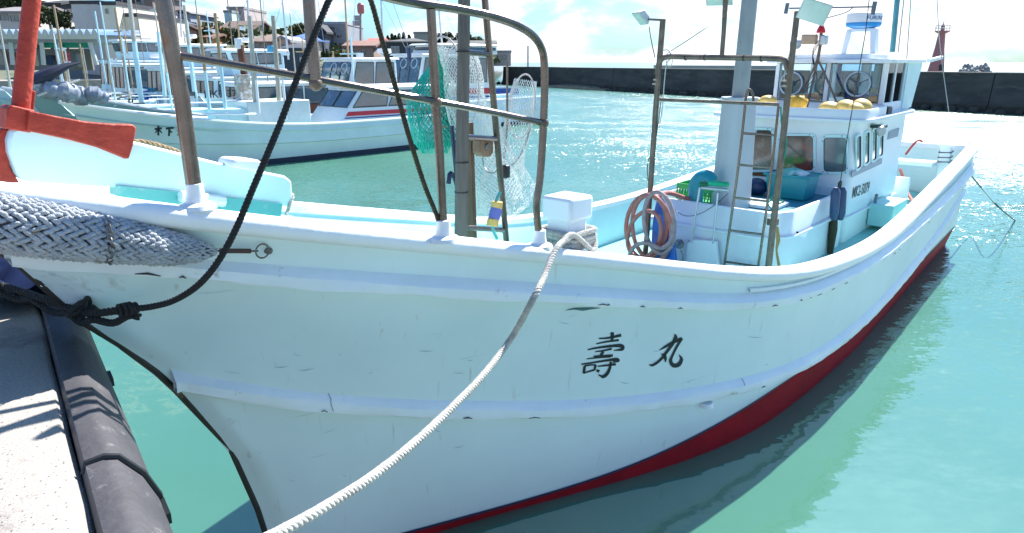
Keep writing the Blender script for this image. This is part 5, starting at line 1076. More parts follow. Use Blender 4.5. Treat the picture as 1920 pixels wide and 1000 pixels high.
house('tall brown house right on the ridge with narrow windows', 262, 284, -8, 48, 90, 8, (.22,.17,.15), 'gable_y', (.06,.05,.06), 10, wins=[(266,2,271,16),(274,18,281,26)])
house('house with a dark hipped roof below the brown ridge house', 262, 306, 40, 80, 80, 8, (.28,.27,.29), 'hip', (.06,.07,.10), 12, wins=[(272,46,284,56)])
house('rust coloured house beside the thick railing post', 286, 312, 52, 95, 72, 7, (.25,.17,.14), 'gable_x', (.12,.09,.08), 9, wins=[(292,60,302,70)])
house('blue grey house with a curved roof on the hill', 325, 356, 26, 66, 96, 8, (.30,.34,.42), 'vault', (.20,.20,.21), 6, wins=[(328,34,336,42),(340,34,352,46)])
house('terracotta roofed house on the slope behind the masts', 355, 388, 62, 92, 84, 7, (.45,.33,.22), 'gable_x', (.35,.16,.09), 9, wins=[(362,72,370,80)])
house('small tan wooden house on the hillside', 372, 394, 72, 96, 78, 6, (.50,.30,.12), 'gable_x', (.22,.12,.08), 6, wins=[(378,76,388,84)])
house('modern beige cube house standing above the brown roofs', 426, 457, 17, 62, 100, 9, (.42,.36,.34), 'flat', (.30,.27,.26), 5, wins=[(434,25,448,33)])
house('pale turquoise box bay beside the beige cube house', 420, 434, 24, 38, 97, 3, (.45,.65,.68), 'flat', (.2,.25,.27), 4)
house('long house with a wide brown tiled roof behind the lamp box', 412, 470, 56, 92, 90, 9, (.25,.24,.23), 'gable_x', (.17,.12,.10), 15, wins=[(418,60,428,70),(432,60,442,70),(446,60,456,70)])
house('low house with a brown roof left of the blue roofed one', 466, 520, 78, 108, 74, 8, (.34,.30,.27), 'hip', (.20,.14,.11), 16, wins=[(478,82,488,92),(496,82,506,92)])
house('small pink fronted shop at the foot of the slope', 520, 540, 78, 104, 68, 5, (.62,.40,.36), 'gable_y', (.3,.3,.3), 6, wins=[(525,84,533,92)])
house('white house with a bright blue roof left of the railing post', 540, 576, 74, 104, 78, 8, (.40,.36,.36), 'hip', (.05,.14,.36), 13, wins=[(546,78,551,84),(558,78,563,84)])
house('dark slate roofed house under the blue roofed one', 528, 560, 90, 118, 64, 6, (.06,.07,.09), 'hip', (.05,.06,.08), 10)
house('grey three storey block of flats with small windows', 606, 648, 46, 108, 88, 10, (.27,.29,.33), 'flat', (.36,.36,.38), 4, cat='flats', nm='apartment_block', wins=[(618,51,628,56),(634,51,644,56),(618,59,628,63),(632,66,642,71),(618,68,626,73),(622,80,632,86),(636,80,645,86)])
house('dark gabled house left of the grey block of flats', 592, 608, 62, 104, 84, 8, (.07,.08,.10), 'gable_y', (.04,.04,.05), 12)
house('low shed with a rusty brown roof below the signal mast', 648, 700, 88, 116, 76, 6, (.36,.27,.22), 'gable_x', (.28,.16,.12), 8, wins=[(656,94,664,102),(676,94,684,102)])
house('small red roofed shed right of the signal mast', 690, 712, 80, 100, 80, 5, (.5,.4,.38), 'gable_x', (.45,.12,.10), 5)
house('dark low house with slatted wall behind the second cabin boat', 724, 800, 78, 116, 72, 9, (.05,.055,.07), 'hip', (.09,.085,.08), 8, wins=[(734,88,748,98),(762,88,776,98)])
house('plain grey green block behind the railing post', 776, 812, 64, 92, 98, 8, (.32,.34,.30), 'flat', (.25,.26,.24), 3)
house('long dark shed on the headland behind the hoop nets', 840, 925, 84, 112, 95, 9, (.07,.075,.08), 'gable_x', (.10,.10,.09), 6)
house('beige house with balcony at the landward end of the breakwater', 912, 958, 99, 124, 100, 8, (.55,.45,.42), 'flat', (.35,.33,.32), 3, wins=[(926,104,934,112),(940,104,950,112)])
house('low white building on the hill at the far left edge', -30, 40, 24, 52, 70, 10, (.62,.55,.50), 'gable_x', (.28,.25,.24), 12, wins=[(0,28,16,38),(20,30,34,40)])
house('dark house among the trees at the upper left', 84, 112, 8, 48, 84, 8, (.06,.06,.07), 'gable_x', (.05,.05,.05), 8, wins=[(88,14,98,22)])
# fish market shed with a row of scalloped vaults
MK = empty('market_shed', at(90, 110, 44)*1); tag(MK, 'open market shed with a scalloped blue and white roof edge', 'market shed')
Y0 = 46.
def rb_box(u0, v0, u1, v1, Y, dep, mat, name, par=MK):
    a, b = at(u0, v0, Y), at(u1, v1, Y); m = MB(); m.box(((a.x+b.x)/2, Y+dep/2, (a.z+b.z)/2), (abs(b.x-a.x), dep, abs(a.z-b.z))); return m.build(name, mat, par)
rb_box(-80, 65, 182, 80, Y0, 7, wallc('shed_fascia', (.33,.32,.32)), 'fascia')
rb_box(76, 80, 172, 90, Y0+.3, .1, M('green_awning', (.0,.22,.13), .6), 'green_blind')
rb_box(-80, 82, 40, 92, Y0+.3, .1, wallc('shed_white', (.6,.58,.56)), 'signboard')
rb_box(-80, 92, 175, 132, Y0+6.6, .2, wallc('shed_back', (.20,.18,.17)), 'back_wall')
m = MB(); us = [-80+13.2*i for i in range(21)]
for i in range(20):
    u0, u1 = us[i], us[i+1]
    if 40 < u0 < 62: pass
    a, b = at(u0, 66, Y0-.4), at(u1, 66, Y0-.4); c0 = (a+b)/2; hh = .36; n = 7
    rows = []
    for dy, tl in ((0,0),(5.5,.15)):
        rows.append([Vector((lerp(a.x,b.x,k/n), Y0-.4+dy, a.z+tl+hh*abs(math.sin(math.pi*k/n)))) for k in range(n+1)])
    mm = MB(); mm.grid(rows); front = [Vector((p.x, p.y, p.z)) for p in rows[0]]; mm.grid([front, [Vector((p.x, p.y, a.z-.25)) for p in front]], mi=1)
    o = mm.build('roof_vault', [M('vault_blue', (.06,.16,.42), .6, var=.2), M('vault_cream', (.60,.52,.42), .7)], MK, fix=False)
for u in (78, 168, 112, 20, -20):
    a, b = at(u, 80, Y0+.1), at(u+(14 if u == 168 else 4), 122, Y0+.1); m = MB(); m.tube([a, b], .13, 8); m.build('shed_post', wallc('post_cream', (.6,.57,.52)), MK)
for u, c, v0, v1 in ((118,(.7,.1,.18),98,116),(58,(.45,.40,.33),86,124),(100,(.03,.05,.10),104,122),(146,(.15,.16,.17),100,126),(30,(.25,.1,.08),100,124),(10,(.4,.35,.3),94,122)):
    a, b = at(u-8, v0, Y0+2.5), at(u+8, v1, Y0+2.5); m = MB(); m.box(((a.x+b.x)/2, Y0+2.5, (a.z+b.z)/2), (b.x-a.x, .9, a.z-b.z)); m.build('hanging_sheet', M('sheet_%d' % u, c, .8, var=.2), MK, bevel=.05)
# signal mast with red lamp
p0, p1 = at(673, 98, 80), at(676, 20, 80); SM = empty('signal_mast', p0); tag(SM, 'thin signal mast with a red top lamp beside the grey flats', 'signal mast')
m = MB(); m.tube([p0-Vector((0,0,3)), p1], .12, 6); m.build('pole', M('mast_grey2', (.3,.3,.3), .5), SM); m = MB(); m.lathe([(.3,0),(.38,.2),(.38,.9),(.2,1.1)], at(677,26,80), 10); m.build('red_lamp', lred, SM)
for u, v in ((673,34),(671,44)):
    m = MB(); m.box(at(u-2, v, 80), (.8,.5,.5)); m.build('horn', M('mast_grey2', (.3,.3,.3), .5), SM)
p0 = at(990, 128, 110); o = rod([p0-Vector((0,0,1)), at(990,86,110)], .12, M('mast_grey2', (.3,.3,.3), .5), 'utility_pole', None); tag(o, 'lone utility pole standing beyond the left end of the breakwater', 'utility pole')
# ------------------------------------------------------------------ trees
leafm = [M('leaf_'+n, c, .8, var=.5, scale=3) for n, c in (('dark', (.025,.05,.02)), ('olive', (.075,.10,.025)), ('yellow', (.17,.17,.035)))]
bark = M('bark', (.08,.06,.04), .9)
def tree(label, u, vt, vb, Y, wpx, kind=0, group='trees on the hillside behind the harbour', nm='tree', conifer=False):
    base = at(u, vb, Y); top = at(u, vt, Y); h = top.z-base.z; w_ = wpx*Y/FPX; r0 = empty(nm, base); tag(r0, label, 'tree', group)
    m = MB(); m.tube([base-Vector((0,0,2.5)), base+Vector((0,0,h*.4)), base+Vector((.1*w_,0,h*.75))], [.22*h/5,.14*h/5,.05*h/5], 7)
    for k in range(5):
        a = rnd.uniform(0,6.28); m.tube([base+Vector((0,0,h*rnd.uniform(.2,.5))), base+Vector((math.cos(a)*w_*.35, math.sin(a)*w_*.35, h*rnd.uniform(.5,.8)))], [.08*h/5,.03*h/5], 5)
    m.build('trunk', bark, r0)
    m = MB(); cl = []
    for k in range(11 if not conifer else 7):
        if conifer: t = k/6; cl.append((Vector((rnd.uniform(-.05,.05)*w_, rnd.uniform(-.05,.05)*w_, h*(.15+.8*t))), w_*.5*(1.05-t)+.1, h*.16))
        else:
            a = rnd.uniform(0,6.28); rr = rnd.uniform(.05,.36)*w_; cl.append((Vector((math.cos(a)*rr, math.sin(a)*rr, h*rnd.uniform(.38,.84))), w_*rnd.uniform(.15,.27), h*rnd.uniform(.12,.2)))
    N_ = 1500
    for i in range(N_):
        c0, rx, rz_ = cl[i % len(cl)]; th = rnd.uniform(0,6.28); ph = math.acos(rnd.uniform(-1,1)); q_ = rnd.uniform(.55,1.08)
        p = base+c0+Vector((math.sin(ph)*math.cos(th)*rx, math.sin(ph)*math.sin(th)*rx, math.cos(ph)*rz_))*q_
        s_ = rnd.uniform(.05,.12)*(Y/80)**.5*(1.9 if h > 3 else 1.4); d = Vector((rnd.uniform(-1,1),rnd.uniform(-1,1),rnd.uniform(-1,1))).normalized(); e = d.orthogonal().normalized()*s_; f = d.cross(e)*.8
        m.add([p-e, p+f, p+e, p-f], [(0,1,2,3)], 0 if rnd.random() < .6 else 1)
    m.build('crown', [leafm[kind], leafm[max(kind-1,0)] if kind else leafm[1]], r0, ang=180, fix=False)
for u, vt, vb, Y, w_, k, lb in ((10,-30,38,82,60,1,'broad olive green tree at the far upper left corner'),(52,-20,40,84,52,1,'round olive green tree behind the red anchor shank'),(96,8,62,70,44,1,'bushy tree between the shed roof and the warehouse'),(124,14,70,66,40,0,'dark tree against the left wall of the warehouse'),
    (70,20,66,66,46,0,'dark tree behind the scalloped shed roof'),(378,34,66,100,16,0,'small umbrella shaped pine on the skyline'),(392,52,92,80,30,0,'dark bushy tree beside the tan wooden house'),(434,50,90,84,26,2,'yellow green bush below the beige cube house'),(446,56,96,82,26,0,'dark tree in front of the long brown roof'),
    (500,52,84,96,40,0,'dark evergreen behind the brown hipped roof'),(524,54,84,96,36,0,'dark evergreen left of the yellow tree'),(560,42,80,92,44,2,'bright yellow green tree behind the blue roofed house'),(590,52,90,90,30,1,'olive tree partly hidden by the railing post'),
    (632,94,116,70,26,2,'low yellow green bush below the grey flats'),(655,96,118,70,26,2,'second low yellow bush below the grey flats'),(612,94,116,70,22,1,'small olive bush at the foot of the dark gabled house'),
    (838,58,104,104,38,1,'bushy olive tree on the headland left of the wooden post'),(866,60,106,102,36,1,'olive tree on the headland behind the wooden post'),(893,68,108,100,36,1,'olive tree right of the wooden post on the headland'),(880,84,112,96,44,0,'dark low tree in front of the headland trees')):
    tree(lb, u, vt, vb, Y, w_, k)
for (u, vt), clb in zip(((728,70),(736,66),(742,69),(749,66),(758,64),(768,68)), ['leftmost cypress of the skyline row behind the cabins','second cypress from the left in the skyline row','short cypress third from the left in the skyline row','cypress fourth from the left in the skyline row','tallest cypress of the skyline row, second from its right end','rightmost cypress of the skyline row beside the plain block']):
    tree(clb, u, vt, 90, 100, 9, 0, 'row of cypresses on the skyline', 'cypress', True)
# shrubs and scrub on the slope
m = MB()
for i in range(2600):
    x = rnd.uniform(-95,-2); y = rnd.uniform(66, 150); z = hz(x, y)
    if y < 54+.62*(x+45): continue
    for k in range(3):
        p = Vector((x+rnd.uniform(-.5,.5), y+rnd.uniform(-.5,.5), z+rnd.uniform(0,.9))); d = Vector((rnd.uniform(-1,1),rnd.uniform(-1,1),rnd.uniform(-1,1))).normalized(); e = d.orthogonal().normalized()*rnd.uniform(.2,.5); f = d.cross(e)
        m.add([p-e, p+f, p+e, p-f], [(0,1,2,3)])
o = stuff(m.build('hillside_scrub', leafm[1], ang=180, fix=False)); tag(o, 'dark green scrub covering the slope between the houses', 'scrub')
# ------------------------------------------------------------------ the other boats
class Boat:
    def __init__(s, label, bow, stern, hb, zb, zm, zs, hullc, railc=None, deckc=None, bot=(.02,.03,.06), nm='moored_boat', cat='fishing boat', group=None):
        s.bow = Vector((*bow, 0)); s.st = Vector((*stern, 0)); d = s.st-s.bow; s.L = d.length; s.h = d.normalized(); s.n = Vector((s.h.y, -s.h.x, 0)); s.hb = hb; s.z = (zb, zm, zs)
        s.r = empty(nm, s.bow, math.atan2(s.h.y, s.h.x)); tag(s.r, label, cat, group)
        L = s.L; T = [i/28 for i in range(29)]
        def hbf(t, k): return hb*k*min(1, (1-(1-min(t/.38,1))**2.2))*(1-.12*max(0,(t-.6)/.4))+.03
        def zf(t): return zm+(zb-zm)*max(0, 1-t/.5)**1.8+(zs-zm)*max(0, (t-.6)/.4)**1.6
        s.zf, s.hbf = zf, hbf
        R = {1: [], -1: []}; 
        hm, rm, dm, bm_ = [M('bh_%s' % '_'.join(str(int(c*100)) for c in q_), q_, .5, var=.08, scale=1.5, dirt=tuple(c*.6 for c in q_), dcov=.68, dscale=2) for q_ in (hullc, railc or (.75,.8,.82), deckc or (.30,.55,.55), bot)]
        def sec(t, sd):
            z0 = zf(t); return [(lerp(.10,0,0)*0+t*(L)+.9*(1-t)*1.25, hbf(t,.80), -.2), (t*L+(1-t)*1.0, hbf(t,.84), .16), (t*L+(1-t)*.75, hbf(t,.93), .16+(z0-.16)*.42), (t*L+(1-t)*.72, hbf(t,.975)+.04, .2+(z0-.16)*.42), (t*L+(1-t)*.3, hbf(t,.985), .16+(z0-.16)*.78), (t*L+(1-t)*.28, hbf(t,1)+.05, .2+(z0-.16)*.79), (t*L, hbf(t,1), z0)]
        mh, mb_, mr = MB(), MB(), MB()
        for sd in (1, -1):
            rows = [[s.P(x, sd*b, z) for x, b, z in sec(t, sd)] for t in T]; mh.grid([r_[1:] for r_ in rows]); mb_.grid([r_[:2] for r_ in rows])
            g = [s.P(t*L, sd*hbf(t,1), zf(t)+.02) for t in T]; mr.tube(g, .05, 6)
        a = [s.P(*sec(1,1)[i][:1], sec(1,1)[i][1], sec(1,1)[i][2]) for i in range(1,7)]; b = [s.P(sec(1,1)[i][0], -sec(1,1)[i][1], sec(1,1)[i][2]) for i in range(1,7)]; mh.grid([a, b])
        mh.build('hull', hm, s.r, ang=40); mb_.build('hull_bottom', bm_, s.r); mr.build('gunwale', rm, s.r)
        m = MB(); m.grid([[s.P(t*L, k*(hbf(t,.97)), max(zf(t)-.28, .5)) for k in (-1,-.3,.3,1)] for t in T]); m.build('deck', dm, s.r, fix=False)
    def P(s, x, b, z): return s.bow+s.h*x+s.n*b+Vector((0,0,z))
    def onb(s, u, v, b=0.):
        d = ray(u, v); t = (s.bow.dot(s.n)+b)/d.dot(s.n); return Vector((0,0,EYE))+d*t
    def x_of(s, P): return (P-s.bow).dot(s.h)
    def cabin(s, x0, x1, hw, z0, z1, col=(.72,.78,.8), rake=.25, nside=3, nfront=2, stripe=None, roofc=None, ov=.12, gm=None, aft=0.):
        cm = M('cab_%s' % '_'.join(str(int(c*100)) for c in col), col, .45, var=.05); zg0 = z0+(z1-z0)*.48; zg1 = z1-.10; gm = gm or boatpane
        xr = lambda z: x0+rake*(z-z0)/(z1-z0)*1.0
        m = MB(); m.hexa([s.P(x0,-hw,z0), s.P(x0,hw,z0), s.P(x1,hw,z0), s.P(x1,-hw,z0), s.P(x0+rake,-hw*.94,z1), s.P(x0+rake,hw*.94,z1), s.P(x1-aft,hw*.94,z1), s.P(x1-aft,-hw*.94,z1)]); c_ = m.build('cabin', cm, s.r, bevel=.03)
        m = MB(); m.hexa([s.P(x0+rake-ov,-hw-ov*.4,z1), s.P(x0+rake-ov,hw+ov*.4,z1), s.P(x1+ov,hw+ov*.4,z1), s.P(x1+ov,-hw-ov*.4,z1), s.P(x0+rake-ov*.6,-hw,z1+.08), s.P(x0+rake-ov*.6,hw,z1+.08), s.P(x1+ov*.6,hw,z1+.08), s.P(x1+ov*.6,-hw,z1+.08)]); m.build('cabin_roof', M('cabroof', roofc or (.78,.80,.80), .5, var=.05), s.r, bevel=.02)
        def bf(z): return hw*(1-.06*(z-z0)/(z1-z0))
        for k in range(nside):
            xa = lerp(xr(zg0)+.12, x1-.1, k/nside)+.04; xb = lerp(xr(zg0)+.12, x1-.1, (k+1)/nside)-.04; sh = rake*(zg1-zg0)/(z1-z0)*(1-k/nside)
            for sd in (1,):
                q4 = [s.P(xa, bf(zg0)+.014, zg0), s.P(xb, bf(zg0)+.014, zg0), s.P(xb+(sh*.3 if k == 0 else 0), bf(zg1)+.014, zg1), s.P(xa+sh, bf(zg1)+.014, zg1)]; m = MB(); m.tube(q4, .022, 4, closed=True); w_ = m.build('window', M('rubber_seal', (.05,.06,.07), .5), s.r); m = MB(); m.add(q4, [(0,1,2,3)]); m.build('pane', gm, w_, fix=False)
        for k in range(nfront):
            ba = lerp(-hw*.9, hw*.9, k/nfront)+.03; bb2 = lerp(-hw*.9, hw*.9, (k+1)/nfront)-.03
            q4 = [s.P(xr(zg0)-.016, ba, zg0), s.P(xr(zg0)-.016, bb2, zg0), s.P(xr(zg1)-.016, bb2, zg1), s.P(xr(zg1)-.016, ba, zg1)]; m = MB(); m.tube(q4, .022, 4, closed=True); w_ = m.build('window', M('rubber_seal', (.05,.06,.07), .5), s.r); m = MB(); m.add(q4, [(0,1,2,3)]); m.build('pane', gm, w_, fix=False)
        if stripe:
            za = z0+(z1-z0)*.24; zb_ = z0+(z1-z0)*.36; m = MB(); m.add([s.P(x0+.3, bf(za)+.012, za), s.P(x1, bf(za)+.012, za), s.P(x1, bf(zb_)+.012, zb_), s.P(x0+.42, bf(zb_)+.012, zb_)], [(0,1,2,3)]); m.build('stripe', M('stripe_%d' % int(stripe[0]*100), stripe, .4), s.r, fix=False)
            za = z0+(z1-z0)*.17; zb_ = z0+(z1-z0)*.205; m = MB(); m.add([s.P(x0+.25, bf(za)+.012, za), s.P(x1, bf(za)+.012, za), s.P(x1, bf(zb_)+.012, zb_), s.P(x0+.27, bf(zb_)+.012, zb_)], [(0,1,2,3)]); m.build('pin_stripe', navy, s.r, fix=False)
    def pole(s, u0, v0, u1, v1, b, r, mats, split=.5, nm='mast', r1=None):
        a, c_ = s.onb(u1, v1, b), s.onb(u0, v0, b)
        if len(mats) == 1: m = MB(); m.tube([a, c_], [r, r1 or r*.8], 8); return m.build(nm, mats[0], s.r)
        mid = a.lerp(c_, split); m = MB(); m.tube([a, mid], [r, r*.95], 8); m.build(nm, mats[0], s.r); m = MB(); m.tube([mid, c_], [r*.9, r*.75], 8); m.build(nm, mats[1], s.r)
    def bx(s, u0, v0, u1, v1, b, dep, mat, nm):
        a, c_ = s.onb(u0, v0, b), s.onb(u1, v1, b); cc_ = (a+c_)/2; L = abs(s.x_of(c_)-s.x_of(a)); m = MB(); m.box(cc_, (L, dep, abs(a.z-c_.z)), s.h, s.n); return m.build(nm, mat, s.r, bevel=.02)
    def line(s, pts, r, mat, nm='stay_line'):
        m = MB(); m.tube([s.onb(u, v, b) for u, v, b in pts], r, 4); return m.build(nm, mat, s.r)
boatpane = M('boat_pane', (.05,.085,.11), .05, var=.6, scale=1.6, spec=1., coat=1., dirt=(.18,.26,.30), dcov=.56, dscale=1.3)
paleblue = M('pale_blue_pole', (.50,.72,.78), .5, var=.08); tanpole = M('tan_pole', (.40,.28,.16), .7, var=.25, scale=6); beigepole = M('beige_pole', (.50,.46,.40), .6, var=.15); rustbrown = M('rust_brown', (.14,.045,.025), .7, var=.3)
GRP = 'fishing boats moored in a row along the left quay'
D = Vector((.700,.714)); N_ = Vector((-.714,.700)); B1 = Vector((-11.7,18.4))
K = Boat('white and pale green fishing boat with brushed name, moored beyond the large boat', B1, B1+D*14.5, 1.35, 1.98, 1.10, 1.2, (.62,.78,.76), (.78,.83,.84), (.35,.6,.6), nm='moored_boat')
kx = lambda u, v=200: K.x_of(K.onb(u, v, 1.0))
K.cabin(kx(632), kx(850), 1.0, 1.0, sb_z := K.onb(640,168,1.0).z, (.74,.80,.84), rake=.95, nside=3, nfront=2, stripe=(.55,.02,.04), gm=boatpane)
K.bx(440,190,560,232, .2, 1.6, M('engine_box_white', (.70,.76,.76), .5, dirt=(.4,.42,.4), dcov=.66), 'engine_box')
K.bx(395,205,470,232, .6, .6, aquapale, 'fore_locker')
K.pole(468,30,482,225, .9, .085, [beigepole, beigepole]); K.pole(512,30,527,228, .8, .085, [beigepole, M('weathered_beige', (.42,.38,.32), .8, var=.3)]); K.pole(403,25,424,215, .7, .06, [paleblue, tanpole]); K.pole(372,30,393,205, .5, .055, [paleblue, tanpole], .42)
K.bx(442,140,470,195, -.2, .35, M('weathered_board', (.40,.36,.31), .8, var=.5, scale=5, dirt=(.6,.66,.68), dcov=.5), 'weathered_locker')
K.pole(450,85,458,140, -.2, .11, [rustbrown], nm='rust_post', r1=.11); K.bx(441,72,453,92, -.2, .2, M('lamp_white', (.75,.78,.82), .4), 'lamp_box'); K.bx(503,86,512,98, .0, .25, M('blue_lamp', (.05,.35,.6), .4), 'blue_lamp_box')
for u0, u1 in ((378,424),(424,480)): K.line([(u0,210,1.1),(u0+4,214,1.1),(u1,214,1.1)], .03, white, 'low_rail')
K.pole(480,150,486,215, 1.0, .05, [white], nm='rail_post'); K.pole(530,150,537,225, 1.0, .05, [white], nm='rail_post')
m = MB(); m.ball(K.onb(492,207,.7), .16, 12, 8, (1,1,.8)); o = m.build('brown_basket', rustbrown, bevel=0); tag(o, 'small brown basket standing on the deck of the second boat', 'basket')
m = MB(); m.ball(K.onb(508,200,.6), .30, 10, 7, (1.3,1,.6)); o = m.build('blue_sheet', M('light_blue_sheet', (.05,.35,.65), .6, var=.4, scale=6), ang=80); tag(o, 'crumpled light blue sheet beside the brown basket on the second boat', 'sheet')
m = MB(); m.tube(smooth_curve([K.onb(268,205,.8)+Vector((0,0,.0)), K.onb(276,186,.8), K.onb(290,180,.8)], 4), .02, 5)
KF = empty('grey_fender', K.onb(110,165,.2)); tag(KF, 'large grey inflated fender wrapped round the bow of the second boat', 'fender')
m = MB(); m.tube(smooth_curve([K.onb(62,160,.6), K.onb(85,168,.7), K.onb(120,172,.8), K.onb(150,180,.6), K.onb(176,178,.7), K.onb(200,186,.7)], 6), [.15+.09*math.sin(math.pi*i/30)+.03*math.sin(i*1.1)+.02*math.sin(i*2.3) for i in range(31)], 12); m.build('fender_body', M('grey_vinyl', (.23,.27,.34), .5, var=.6, scale=3, bump=.8, bscale=5, dirt=(.5,.52,.52), dcov=.55, dscale=4), KF)
m = MB(); m.tube([K.onb(60,150,.8), K.onb(90,140,.8), K.onb(125,124,.8), K.onb(150,118,.8)], [.12,.16,.08,.02], 8); m.build('dark_wrap', M('dark_wrap', (.015,.02,.05), .6, var=.5), KF)
m = MB(); m.tube([K.onb(70,180,.9), K.onb(115,162,.9), K.onb(150,150,.9)], .03, 6); m.build('fender_rope', ropewhite, KF)
vs, fs = [], []
dgk = None
def hull_side_text(B, txt, size, u, v, bguess, bold=0., xs=1.):
    vs, fs = glyph_mesh(txt, size); o0 = B.onb(u, v, bguess); m = MB(); m.add([o0+B.h*p.x*xs+Vector((0,0,p.y)) for p in vs], fs); return m.build('name_lettering', ink, B.r, fix=False)
def strokes_on(B, strokes, u0, v0, sc, b):
    m = MB()
    for pts, ws in strokes: stroke(m, pts, ws, lambda x, y: B.onb(u0+x*sc, v0+y*sc, b), 4)
    return m.build('name_lettering', ink, B.r, fix=False)
W1 = 9.
strokes_on(K, [([(0,14),(30,10)],[W1,W1]), ([(15,0),(15,40)],[W1,W1]), ([(15,14),(2,30)],[W1,4]), ([(15,14),(30,30)],[W1,4]), ([(45,12),(78,8)],[W1,W1]), ([(60,12),(58,42)],[W1,W1]), ([(62,22),(72,28)],[W1,5]), ([(96,8),(118,4)],[W1,W1]), ([(92,20),(120,14)],[W1,W1]), ([(108,0),(104,24),(92,40)],[W1,W1,4]), ([(106,24),(122,38)],[W1,W1])], 290, 236, .46, 1.32)
rowspec = [
 ('pale green hulled boat with wooden topped poles, third from the large boat', (.26,.46,.42), 3.0, 2.45, 'c'),
 ('white boat behind the green hulled one with a blue trimmed wheelhouse', (.60,.76,.80), 6.0, 2.2, 'c2'),
 ('white boat with a cream wheelhouse roof in the middle of the row', (.66,.78,.80), 9.2, 2.1, 'c'),
 ('pale blue boat with a high flared wheelhouse far along the row', (.55,.75,.80), 12.4, 2.1, 'c2'),
 ('small white boat showing above the green hull', (.70,.80,.83), 15.8, 2.0, 'c'),
 ('farthest white boat of the row below the houses', (.70,.78,.80), 19.2, 2.0, 'c2')]
Bs = []
for i, (lb, hc, off_, zb_, kind) in enumerate(rowspec):
    b0 = B1+N_*off_*1.0+D*rnd.uniform(-.4,.6); Bt = Boat(lb, b0, b0+D*rnd.uniform(12,14.5), 1.3, zb_, 1.15, 1.25, hc, nm='moored_boat', group=GRP); Bs.append(Bt)
    z1 = 2.25+.15*i; Bt.cabin(6.2, 9.6, .95, .9, z1, (.68,.82,.86) if kind == 'c2' else (.76,.82,.84), rake=.15, nside=3, nfront=3, stripe=(.03,.10,.35) if i in (1,4) else None, roofc=(.78,.78,.74) if i != 1 else (.62,.74,.76))
    if kind == 'c2': Bt.cabin(7.2, 9.3, .75, z1+.08, z1+1.0, (.66,.84,.88), rake=-.2, nside=2, nfront=2, ov=.2)
    nn_ = 4
    for k in range(5):
        x = [2.2, 4.0, 5.4, 10.4, 11.6][k]+rnd.uniform(-.4,.4); hgt = rnd.uniform(2.2, 4.6); b = rnd.choice((-.8,.8,.3)); m = MB(); P = Bt.P(x, b, .9); r_ = rnd.uniform(.028,.055); mid = rnd.uniform(.2,.45)
        lean = Bt.h*rnd.uniform(-.12,.12); mt = rnd.choice((tanpole, paleblue, beigepole)); m.tube([P, P+Vector((0,0,hgt*mid))+lean*.5], [r_, r_], 7); m.build('mast', rnd.choice((paleblue, beigepole, mt)), Bt.r); m = MB(); m.tube([P+Vector((0,0,hgt*mid))+lean*.5, P+Vector((0,0,hgt))+lean], [r_*.9, r_*.7], 7); m.build('mast', mt, Bt.r)
        if k in (1, 3):
            m = MB(); m.bar(P+Vector((0,0,hgt*.8))-Bt.n*.7, P+Vector((0,0,hgt*.8))+Bt.n*.7, .05, .05); m.build('cross_arm', mt, Bt.r); m = MB(); m.box(P+Vector((0,0,hgt*.8-.05))+Bt.n*.6, (.22,.15,.16), Bt.h, Bt.n); m.build('flood_light', M('lamp_white', (.75,.78,.82), .4), Bt.r)
    for k in range(12):
        xx = rnd.uniform(1.6, 11.5); bb3 = rnd.uniform(-.9,.9); cmat = rnd.choice((dark, bluep, rustbrown, green, tealp, yellow, M('clutter_grey', (.2,.21,.22), .7, var=.4), M('clutter_red', (.4,.05,.05), .6)))
        P = Bt.P(xx, bb3, .95 if xx < 6 else 1.0); m = MB(); ty = k % 3
        if ty == 0: m.box(P+Vector((0,0,.28)), (rnd.uniform(.3,.6), rnd.uniform(.3,.5), rnd.uniform(.3,.6)), Bt.h, Bt.n); m.build('fish_box', cmat, Bt.r, bevel=.02)
        elif ty == 1: m.ball(P+Vector((0,0,.35)), rnd.uniform(.15,.24), 10, 7); m.build('buoy', cmat, Bt.r)
        else:
            m.tube([P+Vector((math.cos(a)*.25, math.sin(a)*.25, .2+.05*a)) for a in [i*.6 for i in range(26)]], .035, 5); m.build('rope_coil', cmat, Bt.r)
    for (xx, zz) in ((3.2,1.5),(5.0,1.5)):
        m = MB(); m.tube([Bt.P(xx-1,.9,1.1), Bt.P(xx-1,.9,1.75), Bt.P(xx+1,.95,1.7), Bt.P(xx+1,.95,1.1)], .025, 6); m.build('side_rail', white, Bt.r)
    m = MB(); m.box(Bt.P(4.6, 0, 1.2), (1.5,1.2,.6), Bt.h, Bt.n); m.build('hold_coaming', aquapale, Bt.r, bevel=.03)
    m = MB(); P = Bt.P(7.5, .2, 2.2); m.tube([P, P+Vector((0,0,rnd.uniform(4,6.5)))], .02, 5); m.build('aerial', M('aerial', (.25,.2,.17), .5), Bt.r)
    m = MB(); m.lathe([(.0,.16),(.25,.15),(.27,.02),(.2,-.02)], Bt.P(8.2, -.2, z1+(1.35 if kind == 'c2' else .35)), 16); m.build('radar_dome', M('radar_white', (.84,.84,.84), .3), Bt.r)
